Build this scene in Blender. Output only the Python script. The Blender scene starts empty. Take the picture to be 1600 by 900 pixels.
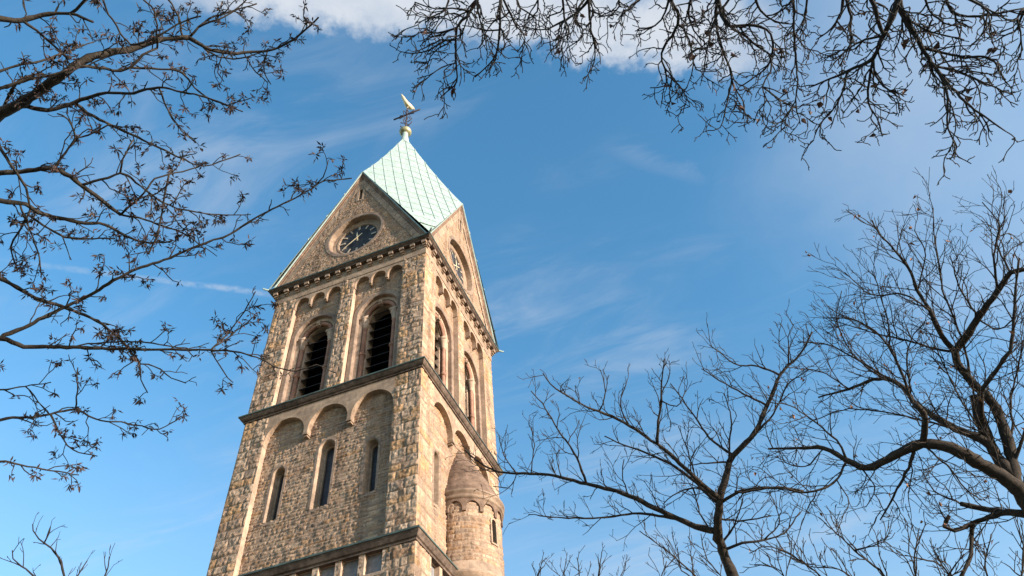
import bpy, math, random
import numpy as np
from mathutils import Vector, Matrix

# ------------------------------------------------------------------ camera
Z0 = 26.767                                   # height of the cornice above the ground
CAM = np.array([12.1592, -20.3947, 1.6])
RC = np.array([[0.92975464, 0.3623813, -0.06508532],
               [0.31495967, -0.691284, 0.65032825],
               [-0.19067435, 0.62514496, 0.75686001]])   # right, up, forward
FPX = 1178.43                                 # focal length in pixels of a 1600 px wide frame
scene = bpy.context.scene
col = scene.collection
cd = bpy.data.cameras.new('camera')
cd.sensor_width = 36.0
cd.lens = FPX / 1600 * 36.0
cd.clip_start = 0.05
cd.clip_end = 6000
cam = bpy.data.objects.new('camera', cd)
col.objects.link(cam)
m = Matrix.Identity(4)
for i in range(3):
    m[i][0] = RC[0][i]; m[i][1] = RC[1][i]; m[i][2] = -RC[2][i]; m[i][3] = CAM[i]
cam.matrix_world = m
scene.camera = cam

# ------------------------------------------------------------------ light
SUN_EL, SUN_AZ = math.radians(13), math.radians(-11)     # azimuth counted from +X towards +Y
sdir = Vector((math.cos(SUN_EL) * math.cos(SUN_AZ), math.cos(SUN_EL) * math.sin(SUN_AZ), math.sin(SUN_EL)))
sl = bpy.data.lights.new('sun', 'SUN')
sl.energy = 4.5
sl.angle = math.radians(0.5)
sl.color = (1.0, 0.90, 0.785)
so = bpy.data.objects.new('sun', sl)
so.rotation_euler = (-sdir).to_track_quat('-Z', 'Y').to_euler()
so.location = (60, -20, 60)
col.objects.link(so)

vs = scene.view_settings
vs.view_transform = 'Standard'
vs.look = 'None'
vs.exposure = 1.08
vs.gamma = 1.0
vs.use_curve_mapping = False

world = bpy.data.worlds.new('World')
scene.world = world
world.use_nodes = True
wn = world.node_tree.nodes
wl = world.node_tree.links
wn.clear()


def wnode(t, **kw):
    n = wn.new(t)
    for k, v in kw.items():
        setattr(n, k, v)
    return n


def wmath(op, a, b=None, c=None, clamp=False):
    n = wn.new('ShaderNodeMath'); n.operation = op; n.use_clamp = clamp
    for i, v in enumerate((a, b, c)):
        if v is None: continue
        if isinstance(v, (int, float)): n.inputs[i].default_value = v
        else: wl.new(v, n.inputs[i])
    return n.outputs[0]


def wramp(x, lo, hi):
    n = wn.new('ShaderNodeMapRange'); n.interpolation_type = 'SMOOTHSTEP'
    wl.new(x, n.inputs[0]); n.inputs[1].default_value = lo; n.inputs[2].default_value = hi
    n.inputs[3].default_value = 0; n.inputs[4].default_value = 1
    return n.outputs[0]


tc = wnode('ShaderNodeTexCoord')
sep = wnode('ShaderNodeSeparateXYZ')
wl.new(tc.outputs['Generated'], sep.inputs[0])
dx, dy, dz = sep.outputs
zc_ = wmath('MAXIMUM', dz, 0.06)
U = wmath('DIVIDE', dx, zc_)                  # the flat layer the clouds lie in
V = wmath('DIVIDE', dy, zc_)
comb = wnode('ShaderNodeCombineXYZ'); wl.new(U, comb.inputs[0]); wl.new(V, comb.inputs[1])


def wnoise(scale, detail, rough=0.55, rot=0.0, sx=1.0, sy=1.0, off=0.0, dist=0.0):
    mp = wnode('ShaderNodeMapping'); wl.new(comb.outputs[0], mp.inputs[0])
    mp.inputs['Rotation'].default_value = (0, 0, rot)
    mp.inputs['Scale'].default_value = (sx, sy, 1)
    mp.inputs['Location'].default_value = (off, off * 0.7, off * .3)
    n = wnode('ShaderNodeTexNoise'); wl.new(mp.outputs[0], n.inputs['Vector'])
    n.inputs['Scale'].default_value = scale; n.inputs['Detail'].default_value = detail
    n.inputs['Roughness'].default_value = rough
    n.inputs['Distortion'].default_value = dist
    return n.outputs['Fac']


sky = wnode('ShaderNodeTexSky', sky_type='NISHITA')
sky.sun_disc = False
sky.sun_elevation = SUN_EL
sky.sun_rotation = math.radians(90) - SUN_AZ
sky.altitude = 100
sky.air_density = 1.0
sky.dust_density = 0.6
sky.ozone_density = 1.5

# the long bank of cloud high in the sky
s1 = wmath('SUBTRACT', wmath('SUBTRACT', V, 0.472), wmath('MULTIPLY', U, 0.57))
nz = wmath('SUBTRACT', wnoise(9, 8, 0.62), 0.5)
nz2 = wmath('SUBTRACT', wnoise(30, 6, 0.6, off=3.1), 0.5)
s1n = wmath('ADD', s1, wmath('ADD', wmath('MULTIPLY', nz, 0.17), wmath('MULTIPLY', nz2, 0.07)))
bank = wmath('MULTIPLY', wmath('SUBTRACT', 1.0, wramp(s1n, -0.030, 0.022)), wramp(s1n, -0.17, -0.08))
bank = wmath('MULTIPLY', bank, wmath('MULTIPLY', wramp(U, -0.55, -0.36), wmath('SUBTRACT', 1.0, wramp(U, 0.12, 0.38))))
bank = wmath('MULTIPLY', bank, wmath('ADD', 0.52, wmath('MULTIPLY', wnoise(14, 8, 0.62, off=7.7), 0.8)), clamp=True)
# condensation trail
s2 = wmath('ABSOLUTE', wmath('SUBTRACT', wmath('SUBTRACT', V, 0.4285), wmath('MULTIPLY', wmath('ADD', U, 0.981), 0.69)))
s2n = wmath('ADD', s2, wmath('MULTIPLY', wmath('SUBTRACT', wnoise(60, 5, 0.6, off=1.3), 0.5), 0.012))
trail = wmath('MULTIPLY', wmath('SUBTRACT', 1.0, wramp(s2n, 0.001, 0.0125)),
              wmath('MULTIPLY', wramp(U, -1.1, -0.72), wmath('SUBTRACT', 1.0, wramp(U, -0.66, -0.61))))
trail = wmath('MULTIPLY', trail, wmath('MULTIPLY', wramp(wnoise(38, 5, 0.6, off=4.4), 0.28, 0.68), 0.40))
# thin high streaks
w1 = wnoise(2.6, 9, 0.55, rot=math.radians(-32), sx=0.55, sy=1.25, off=5.2, dist=0.5)
w2 = wnoise(7, 10, 0.62, rot=math.radians(-36), sx=0.4, sy=1.5, off=2.4, dist=0.9)
wisps = wmath('MULTIPLY', wmath('MULTIPLY', wramp(w1, 0.40, 0.72), wramp(w2, 0.36, 0.74)), 0.34)
# one brighter feather of cirrus
pu = wmath('SUBTRACT', U, 0.075); pv_ = wmath('SUBTRACT', V, 0.70)
al = wmath('ADD', wmath('MULTIPLY', pu, 0.78), wmath('MULTIPLY', pv_, 0.62))
ac = wmath('ABSOLUTE', wmath('ADD', wmath('SUBTRACT', wmath('MULTIPLY', pv_, 0.78), wmath('MULTIPLY', pu, 0.62)), wmath('MULTIPLY', wmath('SUBTRACT', w2, 0.5), 0.10)))
fea = wmath('MULTIPLY', wmath('SUBTRACT', 1.0, wramp(ac, 0.0, 0.028)), wmath('SUBTRACT', 1.0, wramp(wmath('ABSOLUTE', al), 0.02, 0.17)))
fea = wmath('MULTIPLY', fea, wmath('MULTIPLY', wramp(w2, 0.3, 0.8), 0.34))
wisps = wmath('MAXIMUM', wisps, fea)
low = wmath('MULTIPLY', wmath('SUBTRACT', 1.0, wramp(dz, 0.25, 0.72)), 0.3)
wisps = wmath('ADD', wisps, low)
# veil that thickens towards the north-east
vd = wnode('ShaderNodeVectorMath', operation='DOT_PRODUCT')
wl.new(tc.outputs['Generated'], vd.inputs[0])
vd.inputs[1].default_value = (math.cos(math.radians(50)) * math.cos(math.radians(46)), math.sin(math.radians(50)) * math.cos(math.radians(46)), math.sin(math.radians(46)))
veil = wmath('MULTIPLY', wramp(wmath('ADD', vd.outputs['Value'], wmath('MULTIPLY', wmath('SUBTRACT', wnoise(2.2, 6, 0.55, off=9), 0.5), 0.12)), 0.915, 1.03), 0.46)
cl = wmath('MAXIMUM', wmath('MAXIMUM', bank, trail), wmath('MAXIMUM', wisps, veil), clamp=True)

hsv = wnode('ShaderNodeHueSaturation')
wl.new(sky.outputs[0], hsv.inputs['Color'])
hsv.inputs['Saturation'].default_value = 1.28
hsv.inputs['Value'].default_value = 1.21
hsv.inputs['Hue'].default_value = 0.492
mix = wnode('ShaderNodeMix', data_type='RGBA')
wl.new(cl, mix.inputs[0])
wl.new(hsv.outputs[0], mix.inputs[6])
mix.inputs[7].default_value = (2.3, 2.48, 2.75, 1)
bg = wnode('ShaderNodeBackground')
bg.inputs['Strength'].default_value = 0.145
wl.new(mix.outputs[2], bg.inputs['Color'])
wo = wnode('ShaderNodeOutputWorld')
wl.new(bg.outputs[0], wo.inputs[0])

# ------------------------------------------------------------------ helpers
rng = np.random.default_rng(7)


def at(px, py, dist):
    """world point at a distance along the line of sight of a photo pixel"""
    d = np.array([(px - 800) / FPX, -(py - 450) / FPX, 1.0])
    d = RC.T @ d
    return CAM + d / np.linalg.norm(d) * dist


def link(name, me, parent=None, k=0):
    o = bpy.data.objects.new(name, me)
    col.objects.link(o)
    if parent is not None:
        o.parent = parent
    if k:
        o.rotation_euler = (0, 0, k * math.pi / 2)
    return o


def empty(name, loc):
    o = bpy.data.objects.new(name, None)
    o.location = loc
    o.empty_display_size = 0.3
    col.objects.link(o)
    return o


def tag(o, label=None, cat=None, group=None, kind=None):
    if label: o['label'] = label
    if cat: o['category'] = cat
    if group: o['group'] = group
    if kind: o['kind'] = kind
    return o


class MB:
    """collects vertices and faces, with a material slot for each face"""

    def __init__(self):
        self.v = []; self.f = []; self.m = []; self.n = 0

    def add(self, verts, faces, mi=0):
        o = self.n
        self.v.extend([tuple(map(float, p)) for p in verts])
        self.n += len(verts)
        self.f.extend([tuple(o + i for i in f) for f in faces])
        self.m.extend([mi] * len(faces))

    def box(self, lo, hi, mi=0, fn=None):
        x0, y0, z0 = lo; x1, y1, z1 = hi
        vs_ = [(x0, y0, z0), (x1, y0, z0), (x1, y1, z0), (x0, y1, z0), (x0, y0, z1), (x1, y0, z1), (x1, y1, z1), (x0, y1, z1)]
        if fn: vs_ = [fn(*p) for p in vs_]
        self.add(vs_, [(0, 3, 2, 1), (4, 5, 6, 7), (0, 1, 5, 4), (1, 2, 6, 5), (2, 3, 7, 6), (3, 0, 4, 7)], mi)

    def tube(self, pts, rads, sides=6, mi=0, cap=False):
        pts = np.asarray(pts, float); k = len(pts)
        t = np.gradient(pts, axis=0)
        t /= np.linalg.norm(t, axis=1)[:, None] + 1e-9
        ref = np.array([0.31, 0.17, 0.93]) if abs(t[0][2]) < 0.9 else np.array([1.0, 0.1, 0.05])
        a_ = np.cross(t, ref); a_ /= np.linalg.norm(a_, axis=1)[:, None] + 1e-9
        b_ = np.cross(t, a_)
        ang = np.linspace(0, 2 * np.pi, sides, endpoint=False)
        r = np.asarray(rads, float)[:, None, None]
        ring = pts[:, None, :] + r * (np.cos(ang)[None, :, None] * a_[:, None, :] + np.sin(ang)[None, :, None] * b_[:, None, :])
        o = self.n
        self.v.extend(map(tuple, ring.reshape(-1, 3).tolist()))
        self.n += k * sides
        for i in range(k - 1):
            for j in range(sides):
                j2 = (j + 1) % sides
                self.f.append((o + i * sides + j, o + i * sides + j2, o + (i + 1) * sides + j2, o + (i + 1) * sides + j))
        self.m.extend([mi] * ((k - 1) * sides))
        if cap:
            self.f.append(tuple(o + j for j in range(sides))); self.f.append(tuple(o + (k - 1) * sides + j for j in range(sides)))
            self.m.extend([mi, mi])

    def lathe(self, c, prof, n=16, a0=0.0, a1=2 * math.pi, mi=0):
        closed = abs(a1 - a0 - 2 * math.pi) < 1e-6
        k = n if closed else n + 1
        vs_ = []
        for r, z in prof:
            for j in range(k):
                t = a0 + (a1 - a0) * j / n
                vs_.append((c[0] + r * math.cos(t), c[1] + r * math.sin(t), c[2] + z))
        fs = []
        for i in range(len(prof) - 1):
            for j in range(n):
                j2 = (j + 1) % k if closed else j + 1
                fs.append((i * k + j, i * k + j2, (i + 1) * k + j2, (i + 1) * k + j))
        self.add(vs_, fs, mi)

    def mesh(self, name, mats, smooth=False, recalc=True):
        me = bpy.data.meshes.new(name)
        me.from_pydata(self.v, [], self.f)
        for mt in mats: me.materials.append(mt)
        me.polygons.foreach_set('material_index', self.m)
        if recalc:
            import bmesh
            bm = bmesh.new(); bm.from_mesh(me)
            bmesh.ops.recalc_face_normals(bm, faces=bm.faces)
            bm.to_mesh(me); bm.free()
        if smooth:
            me.polygons.foreach_set('use_smooth', [True] * len(me.polygons))
        me.update()
        return me


# ------------------------------------------------------------------ materials
def mat(name):
    mt = bpy.data.materials.new(name)
    mt.use_nodes = True
    nt = mt.node_tree
    return mt, nt, nt.nodes['Principled BSDF']


def nd(nt, t, **kw):
    n = nt.nodes.new(t)
    for k, v in kw.items(): setattr(n, k, v)
    return n


def noise(nt, scale, detail=4, rough=0.55, coord=None):
    if coord is None:
        coord = nd(nt, 'ShaderNodeTexCoord').outputs['Object']
    n = nd(nt, 'ShaderNodeTexNoise')
    nt.links.new(coord, n.inputs['Vector'])
    n.inputs['Scale'].default_value = scale; n.inputs['Detail'].default_value = detail
    n.inputs['Roughness'].default_value = rough
    return n.outputs['Fac']


def ramp(nt, x, stops, interp='LINEAR'):
    r = nd(nt, 'ShaderNodeValToRGB'); r.color_ramp.interpolation = interp
    e = r.color_ramp.elements
    while len(e) < len(stops): e.new(0.5)
    for i, (p, c) in enumerate(stops):
        e[i].position = p; e[i].color = (*c, 1)
    nt.links.new(x, r.inputs[0])
    return r.outputs[0]


def mixc(nt, fac, a, b, mode='MIX'):
    n = nd(nt, 'ShaderNodeMix', data_type='RGBA', blend_type=mode)
    for sock, v in ((n.inputs[0], fac), (n.inputs[6], a), (n.inputs[7], b)):
        if isinstance(v, (int, float)): sock.default_value = v
        elif isinstance(v, tuple): sock.default_value = (*v, 1)
        else: nt.links.new(v, sock)
    return n.outputs[2]


def bump(nt, bsdf, h, strength, dist=0.02):
    b = nd(nt, 'ShaderNodeBump'); b.inputs['Strength'].default_value = strength; b.inputs['Distance'].default_value = dist
    nt.links.new(h, b.inputs['Height']); nt.links.new(b.outputs[0], bsdf.inputs['Normal'])


def stone(name, stops, mortar, bump_s=0.5, interp='CONSTANT'):
    """blocks take their colour from the block number stored on the mesh"""
    mt, nt, bs = mat(name)
    a = nd(nt, 'ShaderNodeAttribute', attribute_name='block')
    c = ramp(nt, a.outputs['Fac'], stops, interp)
    g = noise(nt, 13, 5, 0.65)
    c = mixc(nt, 1.0, c, ramp(nt, g, [(0.3, (0.66, 0.64, 0.63)), (0.7, (1.22, 1.2, 1.16))]), 'MULTIPLY')
    big = noise(nt, 0.9, 5, 0.6)
    c = mixc(nt, 1.0, c, ramp(nt, big, [(0.35, (0.78, 0.76, 0.75)), (0.62, (1.1, 1.09, 1.06))]), 'MULTIPLY')
    tcn = nd(nt, 'ShaderNodeTexCoord')
    mp = nd(nt, 'ShaderNodeMapping'); nt.links.new(tcn.outputs['Object'], mp.inputs[0]); mp.inputs['Scale'].default_value = (2.6, 2.6, 0.22)
    run = noise(nt, 1.0, 5, 0.6, mp.outputs[0])                 # rain streaks and soot
    c = mixc(nt, 1.0, c, ramp(nt, run, [(0.36, (0.60, 0.58, 0.57)), (0.52, (1.0, 1.0, 1.0)), (0.7, (1.08, 1.07, 1.05))]), 'MULTIPLY')
    mo = nd(nt, 'ShaderNodeAttribute', attribute_name='mortar')
    c = mixc(nt, mo.outputs['Fac'], c, mortar)
    nt.links.new(c, bs.inputs['Base Color'])
    bs.inputs['Roughness'].default_value = 0.93
    bs.inputs['Specular IOR Level'].default_value = 0.15
    bump(nt, bs, noise(nt, 24, 6, 0.7), bump_s, 0.05)
    return mt


def plain_stone(name, base, var=0.25, joints=0.0, bump_s=0.25):
    mt, nt, bs = mat(name)
    g = noise(nt, 6, 6, 0.62)
    lo = tuple(x * (1 - var) for x in base); hi = tuple(min(1, x * (1 + var)) for x in base)
    c = ramp(nt, g, [(0.32, lo), (0.68, hi)])
    big = noise(nt, 1.3, 5, 0.6)
    c = mixc(nt, 1.0, c, ramp(nt, big, [(0.36, (0.72, 0.70, 0.69)), (0.6, (1.08, 1.07, 1.05))]), 'MULTIPLY')
    if joints:
        v = nd(nt, 'ShaderNodeTexBrick')
        tcn = nd(nt, 'ShaderNodeTexCoord')
        mp = nd(nt, 'ShaderNodeMapping'); nt.links.new(tcn.outputs['Object'], mp.inputs[0])
        mp.inputs['Rotation'].default_value = (math.radians(90), 0, 0)
        nt.links.new(mp.outputs[0], v.inputs['Vector'])
        v.inputs['Scale'].default_value = 1.0
        v.inputs['Brick Width'].default_value = 0.72; v.inputs['Row Height'].default_value = 0.36
        v.inputs['Mortar Size'].default_value = 0.012
        v.inputs['Color1'].default_value = (0.86, 0.86, 0.86, 1); v.inputs['Color2'].default_value = (1.12, 1.1, 1.06, 1)
        v.inputs['Mortar'].default_value = (1.25, 1.25, 1.22, 1)
        c = mixc(nt, joints, c, v.outputs['Color'], 'MULTIPLY')
    nt.links.new(c, bs.inputs['Base Color'])
    bs.inputs['Roughness'].default_value = 0.9
    bs.inputs['Specular IOR Level'].default_value = 0.15
    bump(nt, bs, noise(nt, 30, 5, 0.65), bump_s, 0.03)
    return mt


PAL_ASHLAR = [(0.0, (0.421, 0.294, 0.210)), (0.16, (0.461, 0.332, 0.240)), (0.34, (0.393, 0.275, 0.197)), (0.46, (0.441, 0.280, 0.161)),
              (0.58, (0.352, 0.259, 0.197)), (0.68, (0.475, 0.351, 0.258)), (0.80, (0.427, 0.280, 0.172)), (0.86, (0.372, 0.242, 0.161)), (0.92, (0.433, 0.319, 0.233))]
PAL_RUBBLE = [(0.0, (0.382, 0.267, 0.190)), (0.2, (0.422, 0.301, 0.211)), (0.4, (0.349, 0.240, 0.171)), (0.52, (0.390, 0.248, 0.150)),
              (0.64, (0.309, 0.229, 0.175)), (0.76, (0.438, 0.316, 0.230)), (0.9, (0.365, 0.240, 0.158))]
M = {}
M['ashlar'] = stone('rock_faced_ashlar', PAL_ASHLAR, (0.25, 0.18, 0.13), 0.45)  # joint colour darkened to carry the shadow of the grooves
M['rubble'] = stone('coursed_rubble', PAL_RUBBLE, (0.31, 0.215, 0.155), 0.6)
M['trim'] = plain_stone('dressed_sandstone', (0.325, 0.235, 0.172), 0.25, 0.8)
M['light'] = plain_stone('pale_sandstone', (0.42, 0.305, 0.225), 0.18, 0.0)
M['dark_trim'] = plain_stone('dark_moulding', (0.125, 0.09, 0.07), 0.45)  # darker, more mottled stone for cornice and string courses
M['red'] = plain_stone('red_sandstone', (0.32, 0.175, 0.125), 0.2)
M['brown'] = plain_stone('brown_sandstone', (0.215, 0.14, 0.10), 0.3, 0.5)
M['cone'] = plain_stone('turret_cap_stone', (0.17, 0.115, 0.085), 0.35, 0.6, 0.5)
M['hood'] = plain_stone('grey_hood_stone', (0.255, 0.185, 0.142), 0.25, 0.6)
M['corbel'] = plain_stone('corbel_sandstone', (0.26, 0.185, 0.135), 0.3)
M['slate'] = plain_stone('slate_infill', (0.20, 0.195, 0.20), 0.25)


def copper(name, a, b, rough=0.55):
    mt, nt, bs = mat(name)
    c = ramp(nt, noise(nt, 1.6, 6, 0.6), [(0.3, a), (0.7, b)])
    tcn = nd(nt, 'ShaderNodeTexCoord')
    mp = nd(nt, 'ShaderNodeMapping'); nt.links.new(tcn.outputs['Object'], mp.inputs[0]); mp.inputs['Scale'].default_value = (9, 9, 0.5)
    st = noise(nt, 1.0, 5, 0.6, mp.outputs[0])
    c = mixc(nt, 1.0, c, ramp(nt, st, [(0.3, (0.80, 0.80, 0.80)), (0.62, (1.06, 1.05, 1.04))]), 'MULTIPLY')
    nt.links.new(c, bs.inputs['Base Color'])
    bs.inputs['Roughness'].default_value = rough
    bs.inputs['Specular IOR Level'].default_value = 0.3
    bump(nt, bs, noise(nt, 5, 4), 0.12, 0.03)
    return mt


M['copper'] = copper('green_copper', (0.275, 0.36, 0.325), (0.345, 0.42, 0.385))
M['seam'] = copper('copper_seam', (0.24, 0.31, 0.285), (0.34, 0.42, 0.385))
M['flash'] = copper('dark_copper_flashing', (0.03, 0.034, 0.03), (0.10, 0.145, 0.125))


def simple(name, c, rough=0.6, metal=0.0, var=0.2, scale=8):
    mt, nt, bs = mat(name)
    cc = ramp(nt, noise(nt, scale, 4), [(0.3, tuple(x * (1 - var) for x in c)), (0.7, tuple(min(1, x * (1 + var)) for x in c))])
    nt.links.new(cc, bs.inputs['Base Color'])
    bs.inputs['Roughness'].default_value = rough
    bs.inputs['Metallic'].default_value = metal
    return mt


M['iron'] = simple('dark_iron', (0.05, 0.035, 0.04), 0.6, 0.3)
M['gold'] = simple('gilded_metal', (0.78, 0.62, 0.38), 0.45, 0.25, 0.1)
M['ball'] = simple('tarnished_gilding', (0.40, 0.36, 0.20), 0.4, 0.4, 0.35, 4)
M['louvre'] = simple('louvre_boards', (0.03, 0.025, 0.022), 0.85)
M['void'] = simple('interior_shade_paint', (0.012, 0.011, 0.01), 0.9)  # near-black colour standing in for the shade inside openings
M['dial'] = simple('clock_dial_metal', (0.03, 0.032, 0.037), 0.75, 0.0, 0.6, 3)
M['mark'] = simple('pale_gilt_marks', (0.42, 0.35, 0.26), 0.5, 0.1, 0.3)


def glass_mat():
    mt, nt, bs = mat('leaded_glass')
    v = nd(nt, 'ShaderNodeTexBrick')
    tcn = nd(nt, 'ShaderNodeTexCoord')
    mp = nd(nt, 'ShaderNodeMapping'); nt.links.new(tcn.outputs['Object'], mp.inputs[0])
    mp.inputs['Rotation'].default_value = (math.radians(90), 0, 0)
    nt.links.new(mp.outputs[0], v.inputs['Vector'])
    v.offset = 0.0
    v.inputs['Scale'].default_value = 1.0
    v.inputs['Brick Width'].default_value = 0.16; v.inputs['Row Height'].default_value = 0.2
    v.inputs['Mortar Size'].default_value = 0.01
    v.inputs['Color1'].default_value = (0.02, 0.024, 0.032, 1); v.inputs['Color2'].default_value = (0.035, 0.04, 0.05, 1)
    v.inputs['Mortar'].default_value = (0.015, 0.015, 0.015, 1)
    nt.links.new(v.outputs['Color'], bs.inputs['Base Color'])
    bs.inputs['Roughness'].default_value = 0.28
    bs.inputs['Specular IOR Level'].default_value = 0.3
    bump(nt, bs, noise(nt, 7, 3), 0.25, 0.03)
    return mt


M['glass'] = glass_mat()


def bark_mat(name, a, b, scale=18):
    mt, nt, bs = mat(name)
    c = ramp(nt, noise(nt, scale, 5, 0.65), [(0.3, a), (0.7, b)])
    nt.links.new(c, bs.inputs['Base Color'])
    bs.inputs['Roughness'].default_value = 0.85
    bs.inputs['Specular IOR Level'].default_value = 0.2
    bump(nt, bs, noise(nt, 40, 5, 0.7), 0.6, 0.02)
    return mt


def leaf_mat(name, stops):
    mt, nt, bs = mat(name)
    c = ramp(nt, noise(nt, 6, 3), stops)
    nt.links.new(c, bs.inputs['Base Color'])
    bs.inputs['Roughness'].default_value = 0.7
    return mt


# ------------------------------------------------------------------ tower: masonry sheets
A = 3.5                                      # half width of the tower shaft


def smooth_noise(h, w, cell, r):
    gh, gw = max(2, int(h / cell) + 2), max(2, int(w / cell) + 2)
    g = r.standard_normal((gh, gw))
    y = np.linspace(0, gh - 1.001, h); x = np.linspace(0, gw - 1.001, w)
    yi = y.astype(int); xi = x.astype(int)
    fy = (y - yi)[:, None]; fx = (x - xi)[None, :]
    fy = fy * fy * (3 - 2 * fy); fx = fx * fx * (3 - 2 * fx)
    g00 = g[yi][:, xi]; g01 = g[yi][:, xi + 1]; g10 = g[yi + 1][:, xi]; g11 = g[yi + 1][:, xi + 1]
    return (g00 * (1 - fx) + g01 * fx) * (1 - fy) + (g10 * (1 - fx) + g11 * fx) * fy


def wall_map(u, n, z):
    return np.stack([u, -(A + n), Z0 + z], -1)


def sheet(name, u0, u1, z0, z1, step, course, width, rough, n0, material, hole=None, fmap=wall_map, seed=1, mw=0.014, md=0.012, wrap=False, slope=0.6):
    """a field of laid blocks as one height-mapped surface"""
    r = np.random.default_rng(seed)
    nu = max(2, int(round((u1 - u0) / step)) + 1); nz_ = max(2, int(round((z1 - z0) / step)) + 1)
    us = np.linspace(u0, u1, nu); zs = np.linspace(z0, z1, nz_)
    ze = [z0]
    while ze[-1] < z1: ze.append(ze[-1] + course * r.uniform(0.72, 1.3))
    ze = np.array(ze)
    rows = []
    for i in range(len(ze) - 1):
        e = [u0 - r.uniform(0, width)]
        while e[-1] < u1: e.append(e[-1] + width * r.choice([0.5, 0.75, 1, 1.25, 1.5]) * r.uniform(0.85, 1.15))
        e = np.array(e)
        nb = len(e)
        rows.append((e, r.random(nb), r.standard_normal(nb), r.standard_normal(nb), r.random(nb)))

    def field(uu, zz):
        H = np.zeros((len(zz), len(uu))); B = np.zeros_like(H); E = np.zeros_like(H)
        for j, z in enumerate(zz):
            i = min(max(np.searchsorted(ze, z, 'right') - 1, 0), len(rows) - 1)
            e, rb, tu, tz, ht = rows[i]
            k = np.clip(np.searchsorted(e, uu, 'right') - 1, 0, len(e) - 2)
            du = np.minimum(uu - e[k], e[k + 1] - uu)
            dzz = min(z - ze[i], ze[i + 1] - z)
            E[j] = np.minimum(du, dzz)
            B[j] = rb[k]
            cu = (e[k] + e[k + 1]) / 2; cz = (ze[i] + ze[i + 1]) / 2
            H[j] = rough * (0.25 + 0.75 * ht[k]) + rough * slope * (tu[k] * (uu - cu) / (e[k + 1] - e[k]) + tz[k] * (z - cz) / (ze[i + 1] - ze[i]))
        return H, B, E
    H, B, E = field(us, zs)
    H = H + rough * 0.45 * smooth_noise(nz_, nu, 2.0, r) + rough * 0.3 * smooth_noise(nz_, nu, 4.5, r)
    H = np.maximum(H, 0)
    H = H * np.clip((E - mw * 0.6) / (mw * 1.6), 0, 1)
    H = np.where(E < mw, -md, H)
    ed = np.minimum(np.minimum(us - u0, u1 - us)[None, :], 1e9)
    if not wrap:
        H = H * np.clip(ed / 0.05, 0, 1)
    P = fmap(us[None, :] + 0 * zs[:, None], n0 + H, zs[:, None] + 0 * us[None, :]).reshape(-1, 3)
    uc = (us[:-1] + us[1:]) / 2; zc = (zs[:-1] + zs[1:]) / 2
    _, Bc, Ec = field(uc, zc)
    idx = np.arange(nu * nz_).reshape(nz_, nu)
    F = np.stack([idx[:-1, :-1], idx[:-1, 1:], idx[1:, 1:], idx[1:, :-1]], -1).reshape(-1, 4)
    keep = np.ones(len(F), bool)
    if hole is not None:
        keep = ~hole(uc[None, :] + 0 * zc[:, None], zc[:, None] + 0 * uc[None, :]).reshape(-1)
    F = F[keep]
    me = bpy.data.meshes.new(name)
    me.vertices.add(len(P)); me.vertices.foreach_set('co', P.astype(np.float32).ravel())
    me.loops.add(len(F) * 4); me.loops.foreach_set('vertex_index', F.ravel().astype(np.int32))
    me.polygons.add(len(F))
    me.polygons.foreach_set('loop_start', np.arange(0, len(F) * 4, 4, dtype=np.int32))
    me.update(calc_edges=True)
    a1 = me.attributes.new('block', 'FLOAT', 'FACE'); a1.data.foreach_set('value', Bc.reshape(-1)[keep].astype(np.float32))
    a2 = me.attributes.new('mortar', 'FLOAT', 'FACE'); a2.data.foreach_set('value', (Ec.reshape(-1)[keep] < mw).astype(np.float32))
    me.materials.append(material)
    me.validate()
    return me


def fm(u, n, z):
    return (u, -(A + n), Z0 + z)


def arch_pts(uc, zc, r, zb, n=20):
    p = [(uc + r, zb)]
    for i in range(n + 1):
        t = math.pi * i / n
        p.append((uc + r * math.cos(t), zc + r * math.sin(t)))
    p.append((uc - r, zb))
    return p


def arch_sweep(mb, prof, uc, zc, zb, n=20, mi=0):
    rows = [[fm(u, nn, z) for u, z in arch_pts(uc, zc, r, zb, n)] for r, nn in prof]
    k = len(rows[0])
    fs = []
    for i in range(len(rows) - 1):
        for j in range(k - 1):
            fs.append((i * k + j, i * k + j + 1, (i + 1) * k + j + 1, (i + 1) * k + j))
    mb.add([p for r_ in rows for p in r_], fs, mi)


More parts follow.
